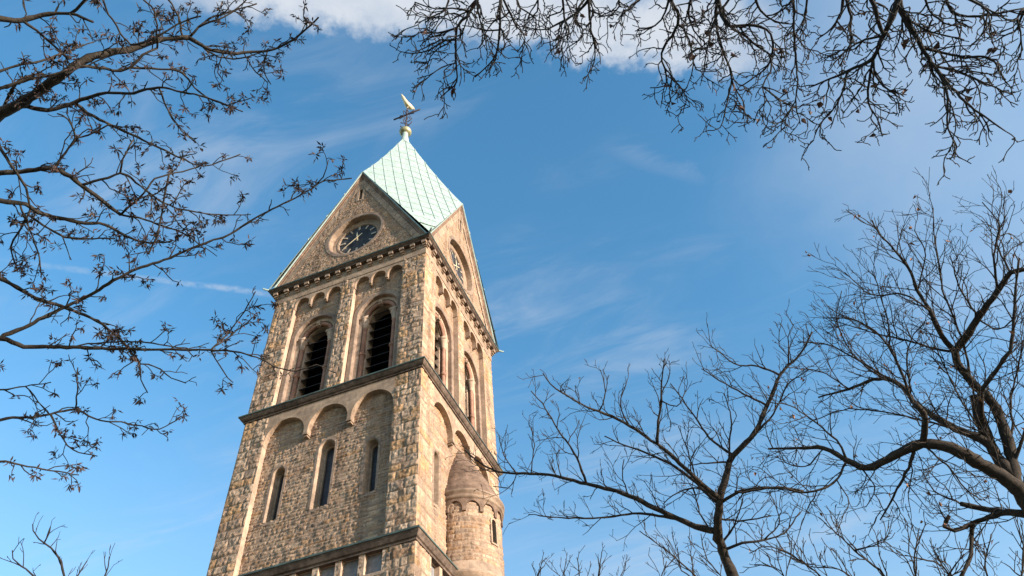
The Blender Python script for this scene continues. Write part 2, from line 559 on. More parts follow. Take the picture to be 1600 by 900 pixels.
def arcade_mesh(name, u0, u1, ztop, arches, ztip, depth, material):
    """stone band whose lower edge is cut into round arches standing on small corbels"""
    us = []
    for c, r, zc in arches:
        us += list(c + r * np.cos(np.linspace(math.pi, 0, 25)))
    us = [u0] + us + [u1]

    def zb(u, side):
        for c, r, zc in arches:
            if abs(u - c) < r - 1e-6:
                return zc + math.sqrt(max(0, r * r - (u - c) ** 2))
        return ztip
    mb = MB()
    pts = []
    for c, r, zc in arches:
        seg = [(c - r, ztip)] + [(c - r * math.cos(t), zc + r * math.sin(t)) for t in np.linspace(0, math.pi, 25)] + [(c + r, ztip)]
        pts += seg
    if u0 < pts[0][0] - 1e-4: pts = [(u0, ztip)] + pts
    if u1 > pts[-1][0] + 1e-4: pts = pts + [(u1, ztip)]
    for (ua, za), (ub, zbb) in zip(pts[:-1], pts[1:]):
        if abs(ua - ub) > 1e-6:
            mb.add([fm(ua, 0, za), fm(ub, 0, zbb), fm(ub, 0, ztop), fm(ua, 0, ztop)], [(0, 1, 2, 3)])
        mb.add([fm(ua, 0, za), fm(ub, 0, zbb), fm(ub, -depth, zbb), fm(ua, -depth, za)], [(0, 3, 2, 1)])
    # moulded feet under the corbels
    for (c, r, zc), (c2, r2, z2) in zip(arches[:-1], arches[1:]):
        a0, a1 = c + r, c2 - r2
        if a1 - a0 > 0.02:
            w = (a1 - a0) * 0.5; mid = (a0 + a1) / 2
            h = (a1 - a0) * 0.75
            mb.box((mid - w * 1.15, -depth + .01, ztip - h * .45), (mid + w * 1.15, 0.012, ztip + 0.004), 0, fm)
            mb.box((mid - w * .8, -depth + .01, ztip - h), (mid + w * .8, -0.05, ztip - h * .45), 0, fm)
    return mb.mesh(name, [material], recalc=False)


tower = empty('church_tower', (0, 0, 0))
tag(tower, 'square sandstone church tower with green copper rhombic spire and two clocks', 'church tower')

D = 0.22
Z1, Z2 = -6.912, -13.432                      # tops of the two string courses
BW = [(-1.4, -3.1), (1.4, -3.1)]              # belfry windows: centre, spring line
LW = [(-1.74, 0.225, -9.70), (0.0, 0.30, -9.24), (1.72, 0.225, -9.70)]
LZB = -11.52


def hole_belfry(u, z):
    h = np.zeros(u.shape, bool)
    for c, zc in BW:
        h |= (np.abs(u - c) < 1.0) & ((z < zc) | ((u - c) ** 2 + (z - zc) ** 2 < 1.0))
    return h


def hole_lancet(u, z):
    h = np.zeros(u.shape, bool)
    for c, r, zc in LW:
        rr = r + 0.04
        h |= (np.abs(u - c) < rr) & (z > LZB) & ((z < zc) | ((u - c) ** 2 + (z - zc) ** 2 < rr * rr))
    return h


BPAN = [2.22 - 0.74 * i for i in range(7)]


def hole_blind(u, z):
    h = np.zeros(u.shape, bool)
    for c in BPAN:
        h |= (np.abs(u - c) < 0.3) & (z > -14.42) & (z < -13.7)
    return h


ST = 0.032
p_belfry = [sheet('belfry_panel', -2.5, -0.3, Z1 + 0.1, -0.75, ST, 0.115, 0.33, 0.020, -D, M['rubble'], hole_belfry, seed=11),
            sheet('belfry_panel', 0.3, 2.5, Z1 + 0.1, -0.75, ST, 0.115, 0.33, 0.020, -D, M['rubble'], hole_belfry, seed=12)]
p_mid = sheet('shaft_panel', -2.5, 2.5, Z2 + 0.1, -7.3, ST, 0.118, 0.34, 0.024, -D, M['rubble'], hole_lancet, seed=13)
p_low = sheet('lower_panel', -2.58, 2.58, -18.5, -13.65, ST, 0.2, 0.4, 0.022, 0.0, M['ashlar'], hole_blind, seed=14)
pil_hi = [sheet('pilaster', -3.5, -2.5, Z1 + 0.1, -0.72, ST, 0.29, 0.48, 0.026, 0, M['ashlar'], seed=21, slope=.75, mw=.015, md=.014),
          sheet('pilaster', -0.3, 0.3, Z1 + 0.1, -0.72, ST, 0.29, 0.40, 0.026, 0, M['ashlar'], seed=22, slope=.75, mw=.015, md=.014),
          sheet('pilaster', 2.5, 3.5, Z1 + 0.1, -0.72, ST, 0.29, 0.48, 0.026, 0, M['ashlar'], seed=23, slope=.75, mw=.015, md=.014)]
pil_mid = [sheet('pilaster', -3.5, -2.5, Z2 + 0.1, -7.15, ST, 0.29, 0.50, 0.026, 0, M['ashlar'], seed=24, slope=.75, mw=.015, md=.014),
           sheet('pilaster', 2.5, 3.5, Z2 + 0.1, -7.15, ST, 0.29, 0.50, 0.026, 0, M['ashlar'], seed=25, slope=.75, mw=.015, md=.014)]
pil_low = [sheet('pilaster', -3.5, -2.58, -18.5, -13.65, ST, 0.29, 0.50, 0.026, 0, M['ashlar'], seed=26, slope=.75, mw=.015, md=.014),
           sheet('pilaster', 2.58, 3.5, -18.5, -13.65, ST, 0.29, 0.50, 0.026, 0, M['ashlar'], seed=27, slope=.75, mw=.015, md=.014)]
HG = 7.277; CG = 3.72


def hole_gable(u, z):
    h = z > HG * (1 - np.abs(u) / CG) - 0.25
    h |= (u ** 2 + (z - 2.3) ** 2) < 1.36 ** 2
    h |= (np.abs(u) < 0.16) & (z > 4.95) & (z < 6.0)
    return h


g_sheet = sheet('gable_wall', -CG, CG, 0.0, HG, ST, 0.10, 0.30, 0.022, 0.08, M['rubble'], hole_gable, seed=31)

# reveals of the pilasters
mb = MB()
for ue, zt, zb_ in ((-2.5, -0.72, Z1 + .05), (2.5, -0.72, Z1 + .05), (-0.3, -0.72, Z1 + .05), (0.3, -0.72, Z1 + .05), (-2.5, -7.15, Z2 + .05), (2.5, -7.15, Z2 + .05)):
    mb.add([fm(ue, 0, zb_), fm(ue, -D - .02, zb_), fm(ue, -D - .02, zt), fm(ue, 0, zt)], [(0, 1, 2, 3)])
reveal_me = mb.mesh('pilaster_reveal', [M['light']], recalc=False)

# arcades
ar_small = []
for c in (-1.4, 1.4):
    arches = [(c - 0.745, 0.325, -1.26), (c, 0.325, -1.26), (c + 0.745, 0.325, -1.26)]
    ar_small.append(arcade_mesh('small_arcade', c - 1.1, c + 1.1, -0.72, arches, -1.47, D + .02, M['trim']))
ar_big = arcade_mesh('blind_arcade', -2.5, 2.5, -7.15, [(-1.70, 0.79, -8.34), (0, 0.76, -8.31), (1.70, 0.79, -8.34)], -8.5, D + .02, M['trim'])

# belfry window
BZB = Z1 + 0.08


def belfry(c, zc):
    mb = MB()
    arch_sweep(mb, [(1.05, -.25), (1.05, -.185), (.89, -.185), (.87, -.2), (.87, -.36)], c, zc, BZB, 28, 0)
    arch_sweep(mb, [(.87, -.36), (.75, -.36), (.73, -.38), (.73, -.57), (.58, -.57), (.55, -.60), (.55, -1.0)], c, zc, BZB, 28, 1)
    mb.box((c - .9, -.9, BZB - .1), (c + .9, -.2, BZB + .12), 1, fm)
    sur = mb.mesh('belfry_window', [M['hood'], M['light']])
    cols = []
    for s in (-1, 1):
        mb = MB()
        x, y, z = fm(c + s * .63, -.45, 0)
        zb = BZB + .12 - Z1 + Z1
        mb.lathe((x, y, z), [(.15, zb), (.15, zb + .12), (.10, zb + .16), (.13, zb + .22), (.085, zb + .27)], 14, mi=1)
        mb.lathe((x, y, z), [(.085, zb + .27), (.082, -5.15)], 14, mi=0)
        mb.lathe((x, y, z), [(.082, -5.15), (.13, -5.12), (.13, -5.04), (.082, -5.01)], 14, mi=0)
        mb.lathe((x, y, z), [(.082, -5.01), (.08, zc - .58)], 14, mi=0)
        mb.lathe((x, y, z), [(.08, zc - .58), (.11, zc - .55), (.09, zc - .5), (.13, zc - .36), (.115, zc - .32), (.17, zc - .2), (.17, zc - .12)], 14, mi=1)
        mb.box((c + s * .63 - .17, -.62, zc - .12), (c + s * .63 + .17, -.29, zc + .0), 1, fm)
        cols.append(mb.mesh('column', [M['red'], M['light']], True))
    mb = MB()
    pts = [fm(c + .63 * math.cos(t), -.45, zc + .63 * math.sin(t)) for t in np.linspace(0, math.pi, 31)]
    mb.tube(pts, [.085] * 31, 10)
    roll = mb.mesh('arch_roll', [M['red']], True)
    mb = MB()
    mb.box((c - .075, -.5, zc + .5), (c + .075, -.33, zc + .76), 0, fm)
    mb.tube([fm(c, -.42, zc + .56), fm(c, -.28, zc + .60)], [.075, .05], 8, cap=True)
    key = mb.mesh('keystone', [M['light']])
    slats = []
    z = BZB + .25
    while z < zc + .55:
        mb = MB()
        hw = .56 if z < zc else math.sqrt(max(.01, .56 ** 2 - (z - zc) ** 2))
        p = [(-hw, -.63, z), (hw, -.63, z), (hw, -.97, z + .36), (-hw, -.97, z + .36)]
        q = [(u, n - .02, zz + .045) for u, n, zz in p]
        mb.add([fm(c + u, n, zz) for u, n, zz in p + q], [(0, 1, 2, 3), (7, 6, 5, 4), (0, 4, 5, 1), (1, 5, 6, 2), (2, 6, 7, 3), (3, 7, 4, 0)])
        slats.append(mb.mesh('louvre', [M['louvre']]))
        z += .475
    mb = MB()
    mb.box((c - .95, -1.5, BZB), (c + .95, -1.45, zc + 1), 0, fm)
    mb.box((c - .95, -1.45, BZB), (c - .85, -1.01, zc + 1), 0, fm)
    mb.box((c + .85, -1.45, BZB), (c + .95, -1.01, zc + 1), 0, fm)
    back = mb.mesh('dark_backing', [M['void']])  # black boards added behind the slats, painted as the unlit interior
    return sur, cols, roll, key, slats, back


BEL = [belfry(*b) for b in BW]


def lancet(c, r, zc):
    mb = MB()
    g = r * 0.56
    arch_sweep(mb, [(r + .10, -.26), (r + .10, -.2), (r + .01, -.195), (r, -.205)], c, zc, LZB, 16, 0)
    arch_sweep(mb, [(r, -.205), (r - .02, -.235), (g + .04, -.46), (g, -.47), (g, -.56)], c, zc, LZB, 16, 1)
    # sloped sill
    p = [fm(c - r - .02, -.195, LZB - .12), fm(c + r + .02, -.195, LZB - .12), fm(c + r + .02, -.195, LZB - .06), fm(c - r - .02, -.195, LZB - .06),
         fm(c - r - .02, -.5, LZB - .12), fm(c + r + .02, -.5, LZB - .12), fm(c + r + .02, -.5, LZB + .14), fm(c - r - .02, -.5, LZB + .14)]
    mb.add(p, [(0, 1, 2, 3), (3, 2, 6, 7), (0, 3, 7, 4), (1, 5, 6, 2), (0, 4, 5, 1)], 0)
    sur = mb.mesh('lancet_window', [M['hood'], M['trim']])
    mb = MB()
    pp = arch_pts(c, zc, g + .02, LZB, 14)
    mb.add([fm(u, -.54, z) for u, z in pp], [tuple(range(len(pp)))])
    return sur, mb.mesh('pane', [M['glass']], recalc=False)


LAN = [lancet(*l) for l in LW]


def blind(c):
    mb = MB()
    w, zt, zb = .275, -13.74, -14.38
    fr = [(c - w, zb), (c + w, zb), (c + w, zt), (c - w, zt)]
    ou = [(c - w - .095, zb - .09), (c + w + .095, zb - .09), (c + w + .095, zt + .05), (c - w - .095, zt + .05)]
    V_ = [fm(u, .008, z) for u, z in ou] + [fm(u, .012, z) for u, z in fr] + [fm(u * 1.0, -.17, z) for u, z in fr]
    fs = []
    for i in range(4):
        j = (i + 1) % 4
        fs += [(i, j, 4 + j, 4 + i), (4 + i, 4 + j, 8 + j, 8 + i)]
    mb.add(V_, fs, 0)
    o = mb.mesh('blind_panel', [M['light']])
    mb = MB()
    mb.add([fm(u, -.16, z) for u, z in fr], [(0, 1, 2, 3)])
    return o, mb.mesh('infill', [M['slate']], recalc=False)


BLI = [blind(c) for c in BPAN]

# gable trim
SL = HG / CG; COS = math.cos(math.atan(SL))


def rake(mb, prof, mi=0):
    for s in (-1, 1):
        vs_ = []
        for d, n in prof:
            za = HG - d / COS
            vs_ += [fm(0, n, za), fm(s * za / SL, n, 0.0)]
        fs = [(2 * i, 2 * i + 1, 2 * i + 3, 2 * i + 2) for i in range(len(prof) - 1)]
        mb.add(vs_, fs, mi)


def rake_blocks(mb, d0, d1, n, w, seed, mi=0):
    r = np.random.default_rng(seed)
    for s in (-1, 1):
        t = 0.02; L = math.hypot(HG, CG)
        while t < 0.97:
            dt = w / L * r.uniform(.8, 1.25)
            t2 = min(t + dt - 0.0022, .985)
            vs_ = []
            for dd, nn in ((d0, n - .04), (d1, n - .04), (d1, n), (d0, n)):
                for tt in (t, t2):
                    nn2 = nn + (r.uniform(-.012, .012) if nn == n else 0)
                    za = HG - dd / COS
                    vs_.append(fm(s * tt * za / SL, nn2, za * (1 - tt)))
            mb.add(vs_, [(0, 1, 3, 2), (2, 3, 5, 4), (4, 5, 7, 6), (0, 2, 4, 6), (1, 7, 5, 3)], mi)
            t += dt


mb = MB()
rake(mb, [(.52, .05), (.52, .09), (.20, .09)])
rake_blocks(mb, .50, .21, .125, .42, 5, 0)
rake(mb, [(.21, .09), (.19, .15), (.10, .16), (.09, .20), (.035, .205)], 1)
rake(mb, [(.03, .20), (.02, .24), (-.02, .25), (-.035, .20)], 2)
rake_me = mb.mesh('rake_trim', [M['trim'], M['brown'], M['seam']])
mb = MB()
arch = [(.16, 4.98), (.16, 5.95), (-.16, 5.95), (-.16, 4.98)]
inn = [(.09, 5.0), (.09, 5.86), (-.09, 5.86), (-.09, 5.0)]
V_ = [fm(u * 1.35, .11, z + (.05 if z > 5.5 else -.05)) for u, z in arch] + [fm(u, .11, z) for u, z in inn] + [fm(u, -.2, z) for u, z in inn]
fs = []
for i in range(4):
    j = (i + 1) % 4
    fs += [(i, j, 4 + j, 4 + i), (4 + i, 4 + j, 8 + j, 8 + i)]
mb.add(V_, fs, 0)
mb.add([fm(u, -.19, z) for u, z in inn], [(0, 1, 2, 3)], 1)
slit_me = mb.mesh('slit_window', [M['trim'], M['void']])


# clock
CZ = 2.30


def ring(mb, prof, mi, n=48):
    rows = [[fm(r * math.cos(2 * math.pi * j / n), nn, CZ + r * math.sin(2 * math.pi * j / n)) for j in range(n)] for r, nn in prof]
    fs = []
    for i in range(len(rows) - 1):
        for j in range(n):
            fs.append((i * n + j, i * n + (j + 1) % n, (i + 1) * n + (j + 1) % n, (i + 1) * n + j))
    mb.add([p for r_ in rows for p in r_], fs, mi)


mb = MB()
ring(mb, [(1.47, .05), (1.47, .105), (1.33, .108), (1.30, .10), (1.28, .09)], 0)
ring(mb, [(1.28, .09), (1.26, -.17), (1.06, -.19), (1.03, -.17), (.97, -.18), (.94, -.22), (.94, -.28)], 1)
clock_sur = mb.mesh('clock_surround', [M['hood'], M['trim']])
mb = MB()
n = 48
mb.add([fm(0, -.24, CZ)] + [fm(.98 * math.cos(2 * math.pi * j / n), -.24, CZ + .98 * math.sin(2 * math.pi * j / n)) for j in range(n)],
       [(0, 1 + j, 1 + (j + 1) % n) for j in range(n)])
# low embossed rays between the hours
for h in range(24):
    t = 2 * math.pi * (h + .5) / 24
    cs, sn = math.cos(t), math.sin(t)
    p = [(.3, -.008), (.62, -.03), (.62, .03), (.3, .008)]
    mb.add([fm(a_ * cs - b_ * sn, -.215 if abs(b_) < .02 else -.232, CZ + a_ * sn + b_ * cs) for a_, b_ in p], [(0, 1, 2, 3)])
dial_me = mb.mesh('clock', [M['dial']], recalc=False)
marks = []
for h in range(12):
    t = math.pi / 2 - 2 * math.pi * h / 12
    cs, sn = math.cos(t), math.sin(t)
    mb = MB()
    w = .034 if h % 3 else .046
    mb.box((.66, -.232, -w), (.9, -.2, w), 0, lambda a_, nn, b_, cs=cs, sn=sn: fm(a_ * cs - b_ * sn, nn, CZ + a_ * sn + b_ * cs))
    marks.append(mb.mesh('hour_mark', [M['mark']]))


def hand(name, deg, length, tail, w, nn):
    t = math.radians(90 - deg); cs, sn = math.cos(t), math.sin(t)
    mb = MB()
    fmh = lambda a_, n_, b_: fm(a_ * cs - b_ * sn, n_, CZ + a_ * sn + b_ * cs)
    o = [(-tail, -w * 1.2), (-tail * .4, -w * .6), (length * .5, -w), (length, 0), (length * .5, w), (-tail * .4, w * .6), (-tail, w * 1.2)]
    k = len(o)
    mb.add([fmh(a_, nn, b_) for a_, b_ in o] + [fmh(a_, nn - .02, b_) for a_, b_ in o],
           [tuple(range(k)), tuple(range(2 * k - 1, k - 1, -1))] + [(i, (i + 1) % k, k + (i + 1) % k, k + i) for i in range(k)])
    return mb.mesh(name, [M['gold']])


hands = [hand('hour_hand', 352, .48, .22, .04, -.14), hand('minute_hand', 232, .80, .30, .024, -.11)]

# the plain rear walls need only backing masonry; the two seen faces get all of their parts
mb = MB()
rear = MB()
for z0_, z1_ in ((-Z0, 0),):
    pass

for k in (0, 1):
    w = link('wall', p_mid, tower, k)
    for me in p_belfry + [p_low, reveal_me]:
        link(me.name.split('.')[0], me, w)
    for me in pil_hi + pil_mid + pil_low:
        link('pilaster', me, w)
    for me in ar_small:
        link('small_arcade', me, w)
    link('blind_arcade', ar_big, w)
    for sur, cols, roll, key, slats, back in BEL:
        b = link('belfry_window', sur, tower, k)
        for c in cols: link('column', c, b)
        link('arch_roll', roll, b); link('keystone', key, b); link('dark_backing', back, b)
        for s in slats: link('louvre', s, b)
    for sur, pane in LAN:
        b = link('lancet_window', sur, tower, k)
        link('pane', pane, b)
    for pf, inf in BLI:
        b = link('blind_panel', pf, tower, k)
        link('infill', inf, b)
    g = link('gable', g_sheet, tower, k)
    link('rake_trim', rake_me, g); link('slit_window', slit_me, g)
    c = link('clock', dial_me, tower, k)
    link('clock_surround', clock_sur, c)
    for me in marks: link('hour_mark', me, c)
    for me in hands: link(me.name.split('.')[0], me, c)
big_back = sheet('rear_wall', -A, A, -18.5, -.7, .09, 0.3, 0.5, 0.02, 0, M['ashlar'], seed=41)
gab_back = sheet('rear_gable', -CG, CG, 0, HG, .09, 0.2, 0.4, 0.02, 0.08, M['rubble'], lambda u, z: z > HG * (1 - np.abs(u) / CG) - .3, seed=42)
foot = sheet('tower_base', -A, A, -Z0, -18.5, .09, 0.32, 0.55, 0.025, 0, M['ashlar'], seed=43)
for k in (2, 3):
    w = link('wall', big_back, tower, k)
    g = link('gable', gab_back, tower, k)
    link('rake_trim', rake_me, g)
for k in range(4):
    link('tower_base', foot, tower, k)


# mouldings that run right round the tower
def ring_profile(mb, prof, mi=0):
    vs_ = []
    for n, z in prof:
        h = A + n
        vs_ += [(h, -h, Z0 + z), (h, h, Z0 + z), (-h, h, Z0 + z), (-h, -h, Z0 + z)]
    fs = []
    for i in range(len(prof) - 1):
        for j in range(4):
            j2 = (j + 1) % 4
            fs.append((4 * i + j, 4 * i + j2, 4 * i + 4 + j2, 4 * i + 4 + j))
    mb.add(vs_, fs, mi)


mb = MB()
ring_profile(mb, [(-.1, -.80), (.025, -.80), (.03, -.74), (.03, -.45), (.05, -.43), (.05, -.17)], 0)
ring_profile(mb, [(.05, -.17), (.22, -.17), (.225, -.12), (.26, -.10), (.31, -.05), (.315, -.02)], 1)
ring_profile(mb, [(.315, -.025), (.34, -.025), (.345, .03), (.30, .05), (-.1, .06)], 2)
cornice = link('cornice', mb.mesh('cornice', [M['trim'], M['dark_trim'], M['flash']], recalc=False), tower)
mb = MB()
mb.box((-.10, .03, -.31), (.10, .215, -.172), 0, fm)
mb.box((-.085, .03, -.40), (.085, .15, -.31), 0, fm)
mb.box((-.075, .03, -.46), (.075, .085, -.40), 0, fm)
dent = mb.mesh('corbel_block', [M['corbel']])
for k in range(4):
    for i in range(-7, 8):
        if abs(i) == 7 and False: continue
        if k > 1 and abs(i) == 7: continue
        o = link('corbel_block', dent, cornice, k)
        off = i * .496 if abs(i) < 7 else math.copysign(3.5, i)
        if k == 0: o.location = (off, 0, 0)
        elif k == 1: o.location = (0, off, 0)
        elif k == 2: o.location = (-off, 0, 0)
        else: o.location = (0, -off, 0)
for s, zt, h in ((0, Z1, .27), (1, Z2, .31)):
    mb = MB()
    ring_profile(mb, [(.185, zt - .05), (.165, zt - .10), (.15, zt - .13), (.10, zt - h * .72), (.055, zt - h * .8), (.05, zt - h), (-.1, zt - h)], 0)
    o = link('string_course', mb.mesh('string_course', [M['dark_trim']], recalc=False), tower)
    mb = MB()
    ring_profile(mb, [(-.24, zt + .17), (.0, zt + .10), (.20, zt + .015), (.212, zt), (.212, zt - .05), (.18, zt - .055)], 0)
    link('copper_flashing', mb.mesh('copper_flashing', [M['flash']], recalc=False), o)

# ------------------------------------------------------------------ spire
CR = A + .336; GT = A + .23; HR = 16.9


def roof_pt(s, t):
    K = np.array([CR, -CR, .03]); T1 = np.array([0, -GT, HG + .02]); T2 = np.array([GT, 0, HG + .02]); AP = np.array([0., 0, HR])
    p = K * (1 - s) * (1 - t) + T1 * s * (1 - t) + T2 * (1 - s) * t + AP * s * t
    sag = .36 * (4 * t * (1 - t)) * s ** 2 * (1 - .4 * t) + .36 * (4 * s * (1 - s)) * t ** 2 * (1 - .4 * s)
    return p - np.array([0, 0, sag])


def in_out(s, t, h):
    e = 1e-3
    a_ = roof_pt(min(s + e, 1), t) - roof_pt(max(s - e, 0), t); b_ = roof_pt(s, min(t + e, 1)) - roof_pt(s, max(t - e, 0))
    n = np.cross(a_, b_); n /= np.linalg.norm(n)
    if n[2] < 0: n = -n
    return roof_pt(s, t) + n * h + np.array([0, 0, Z0])


N = 28
mb = MB()
vs_ = [in_out(i / N, j / N, 0) for i in range(N + 1) for j in range(N + 1)]
mb.add(vs_, [(i * (N + 1) + j, i * (N + 1) + j + 1, (i + 1) * (N + 1) + j + 1, (i + 1) * (N + 1) + j) for i in range(N) for j in range(N)], 0)
cs_ = [-.78 + .195 * i for i in range(9)]
for c in cs_:                                # battens from the ridge down to the rake
    top = (1, 1 - c) if c > 0 else (1 + c, 1)
    bot = (c, 0) if c > 0 else (0, -c)
    pts = []
    b0 = .06
    for f in np.linspace(0.0, 1.0, 14):
        s = top[0] + (bot[0] - top[0]) * f; t = top[1] + (bot[1] - top[1]) * f
        if s + t < .2: continue
        pts.append(in_out(s, t, .012))
    mb.tube(pts, [.021] * len(pts), 5, 1)
r_ = np.random.default_rng(3)
for i in range(len(cs_) + 1):                # cross welts between the battens
    c0 = -1 if i == 0 else cs_[i - 1]; c1 = 1 if i == len(cs_) else cs_[i]
    for q in np.arange(.25, 1.95, .125):
        q2 = q + r_.uniform(-.012, .012)
        pts = []
        for f in (0, .5, 1):
            c = c0 + (c1 - c0) * f
            s = (q2 + c) / 2; t = (q2 - c) / 2
            if 0 <= s <= 1 and 0 <= t <= 1: pts.append(in_out(s, t, .004))
        if len(pts) > 1: mb.tube(pts, [.017] * len(pts), 4, 2)
# the small gutter across the foot of the valley
mb.tube([in_out(.0, .13, .03), in_out(.06, .06, .03), in_out(.13, 0, .03)], [.035] * 3, 5, 1)
roof_me = mb.mesh('roof', [M['copper'], M['seam'], M['seam']], recalc=False)
import bmesh
bm = bmesh.new(); bm.from_mesh(roof_me); bmesh.ops.recalc_face_normals(bm, faces=bm.faces); bm.to_mesh(roof_me); bm.free()
mb = MB()
d_ = np.array([1, -1, 0]) / math.sqrt(2)
K = np.array([CR, -CR, Z0 + .03])
mb.tube([K - d_ * .1, K + d_ * .12, K + d_ * .22 + np.array([0, 0, .02])], [.05, .04, .03], 8, cap=True)
spout_me = mb.mesh('rain_spout', [M['copper']])
roof = link('roof', roof_me, tower)
for k in range(4):
    if k: link('roof_slope', roof_me, roof, k)
    link('rain_spout', spout_me, roof, k)
mb = MB()
mb.lathe((0, 0, Z0), [(.30, HR - 1.05), (.265, HR - .7), (.235, HR - .4), (.20, HR - .1), (.185, 17.25)], 20)
fin = link('finial', mb.mesh('finial', [M['copper']], True), tower)
mb = MB()
mb.lathe((0, 0, Z0 + 17.45), [(.02, -.33)] + [(.39 * math.cos(t), .31 * math.sin(t)) for t in np.linspace(-1.3, 1.4, 14)] + [(.03, .34)], 24)
link('ball', mb.mesh('ball', [M['ball']], True), fin)
mb = MB()
VZ = Z0
mb.tube([(0, 0, VZ + 17.7), (0, 0, VZ + 19.3), (0, 0, VZ + 20.95)], [.06, .045, .03], 8)
mb.tube([(-.95, 0, VZ + 19.75), (.95, 0, VZ + 19.75)], [.055, .055], 6, cap=True)
for s in (-1, 1):
    for q, zz in ((0, 18.2), (1, 18.7)):
        for ax in (0, 1):
            pts = []
            for t in np.linspace(0, 1, 9):
                rr = .08 + .32 * math.sin(t * 2.0); h = zz + .32 * t
                pts.append((s * rr if ax == 0 else 0, s * rr if ax else 0, VZ + h))
            mb.tube(pts, [.028] * 9, 5)
    for zz, sg in ((19.75, 1), (19.75, -1)):
        pts = [(s * (.18 + .34 * math.sin(t)), .0, VZ + zz + sg * (.06 + .30 * math.sin(t * .5) * math.cos(t * .6))) for t in np.linspace(0, 2.6, 10)]
        mb.tube(pts, [.03] * 10, 5)
        pts = [(s * .1, .0 + sg * .3 * math.sin(t), VZ + zz + .3 * math.cos(t)) for t in np.linspace(0, 3, 9)]
        mb.tube(pts, [.025] * 9, 5)
vane = link('weathervane', mb.mesh('weathervane', [M['iron']], True), tower)
# rooster
mb = MB()
pr = [((-.24, -.52, 21.85), .035, .02), ((-.17, -.40, 21.62), .09, .03), ((-.10, -.28, 21.36), .12, .05), ((-.04, -.14, 21.14), .16, .09), ((.02, .04, 21.04), .20, .11),
      ((.08, .22, 21.08), .19, .10), ((.13, .36, 21.2), .12, .07), ((.16, .44, 21.34), .085, .06), ((.18, .52, 21.36), .05, .035), ((.2, .62, 21.33), .012, .01)]
mb.tube([np.array(p) + [0, 0, VZ] for p, _, _ in pr], [a_ for _, a_, _ in pr], 10, cap=True)
mb.tube([(-.06, -.16, VZ + 21.2), (-.2, -.36, VZ + 21.45), (-.3, -.42, VZ + 21.75)], [.08, .06, .01], 6)
mb.tube([(.15, .38, VZ + 21.4), (.17, .46, VZ + 21.47), (.19, .52, VZ + 21.42)], [.02, .035, .01], 6)
mb.tube([(0, 0, VZ + 20.6), (0.02, .02, VZ + 20.98)], [.03, .035], 6)
link('rooster', mb.mesh('rooster', [M['gold']], True), vane)

# ------------------------------------------------------------------ stair turret
TC = (A - .1, 0.22); TR = 1.21


def tur_map(u, n, z):
    t = u / TR
    r = TR + n
    return np.stack([TC[0] + r * np.cos(t), TC[1] + r * np.sin(t), Z0 + z], -1)


AN = math.radians(94)
TWA, TWZ = math.radians(-17), (-12.35, -11.62)


def hole_tw(u, z):
    return (np.abs(u - TWA * TR) < .14) & (z > TWZ[0] - .05) & (z < TWZ[1] + .12)


tw_me = sheet('stair_turret', -AN * TR, AN * TR, -13.15, -10.9, ST, 0.135, 0.36, 0.022, 0, M['rubble'], hole_tw, tur_map, seed=51)
tur = link('stair_turret', tw_me, tower)
low_me = sheet('turret_base', -AN * TR, AN * TR, -Z0, -13.6, .06, 0.25, 0.42, 0.02, 0, M['ashlar'], None, tur_map, seed=52)
link('turret_base', low_me, tur)
mb = MB()
c3 = (TC[0], TC[1], Z0)
mb.lathe(c3, [(TR - .02, -13.10), (TR + .015, -13.12), (TR + .03, -13.38), (TR + .10, -13.46), (TR + .13, -13.5)], 48, -AN, AN, 0)
mb.lathe(c3, [(TR + .13, -13.5), (TR + .17, -13.52), (TR + .17, -13.58), (TR + .12, -13.63), (TR + .10, -13.72), (TR - .02, -13.76)], 48, -AN, AN, 0)
link('base_moulding', mb.mesh('base_moulding', [M['trim']], True), tur)
mb = MB()
mb.lathe(c3, [(TR + .03, -10.98), (TR + .11, -10.95), (TR + .13, -10.88), (TR + .075, -10.82), (TR + .075, -10.79), (TR + .15, -10.74), (TR + .16, -10.66), (TR + .10, -10.62)], 48, -AN, AN, 0)
link('eave_moulding', mb.mesh('eave_moulding', [M['corbel']], True), tur)
# arcaded frieze
mb = MB()
na = 7; wa = 2 * AN / na
for i in range(na):
    a0 = -AN + i * wa
    pts = []
    for t in np.linspace(0, math.pi, 11):
        pts.append((a0 + wa * .5 - wa * .40 * math.cos(t), -11.32 + .27 * math.sin(t)))
    pts = [(a0, -11.42), (a0 + wa * .1, -11.42)] + pts + [(a0 + wa * .9, -11.42), (a0 + wa, -11.42)]
    for (ta, za), (tb, zb_) in zip(pts[:-1], pts[1:]):
        P_ = lambda t, z, rr: (TC[0] + rr * math.cos(t), TC[1] + rr * math.sin(t), Z0 + z)
        ro, ri = TR + .07, TR - .02
        if abs(ta - tb) > 1e-5:
            mb.add([P_(ta, za, ro), P_(tb, zb_, ro), P_(tb, -10.97, ro), P_(ta, -10.97, ro)], [(0, 1, 2, 3)])
        mb.add([P_(ta, za, ro), P_(tb, zb_, ro), P_(tb, zb_, ri), P_(ta, za, ri)], [(0, 3, 2, 1)])
link('arcaded_frieze', mb.mesh('arcaded_frieze', [M['cone']], recalc=False), tur)
mb = MB()
cone = [(TR + .13, -10.65)]
for zl, rl in ((-10.2, TR - .08), (-9.75, TR - .27), (-9.3, TR - .49), (-8.85, TR - .74), (-8.5, TR - .96)):
    cone += [(rl + .012, zl), (rl - .02, zl + .012), (rl - .016, zl + .04)]
cone += [(.07, -8.15), (.0, -8.1)]
nn_ = 36
V_ = []
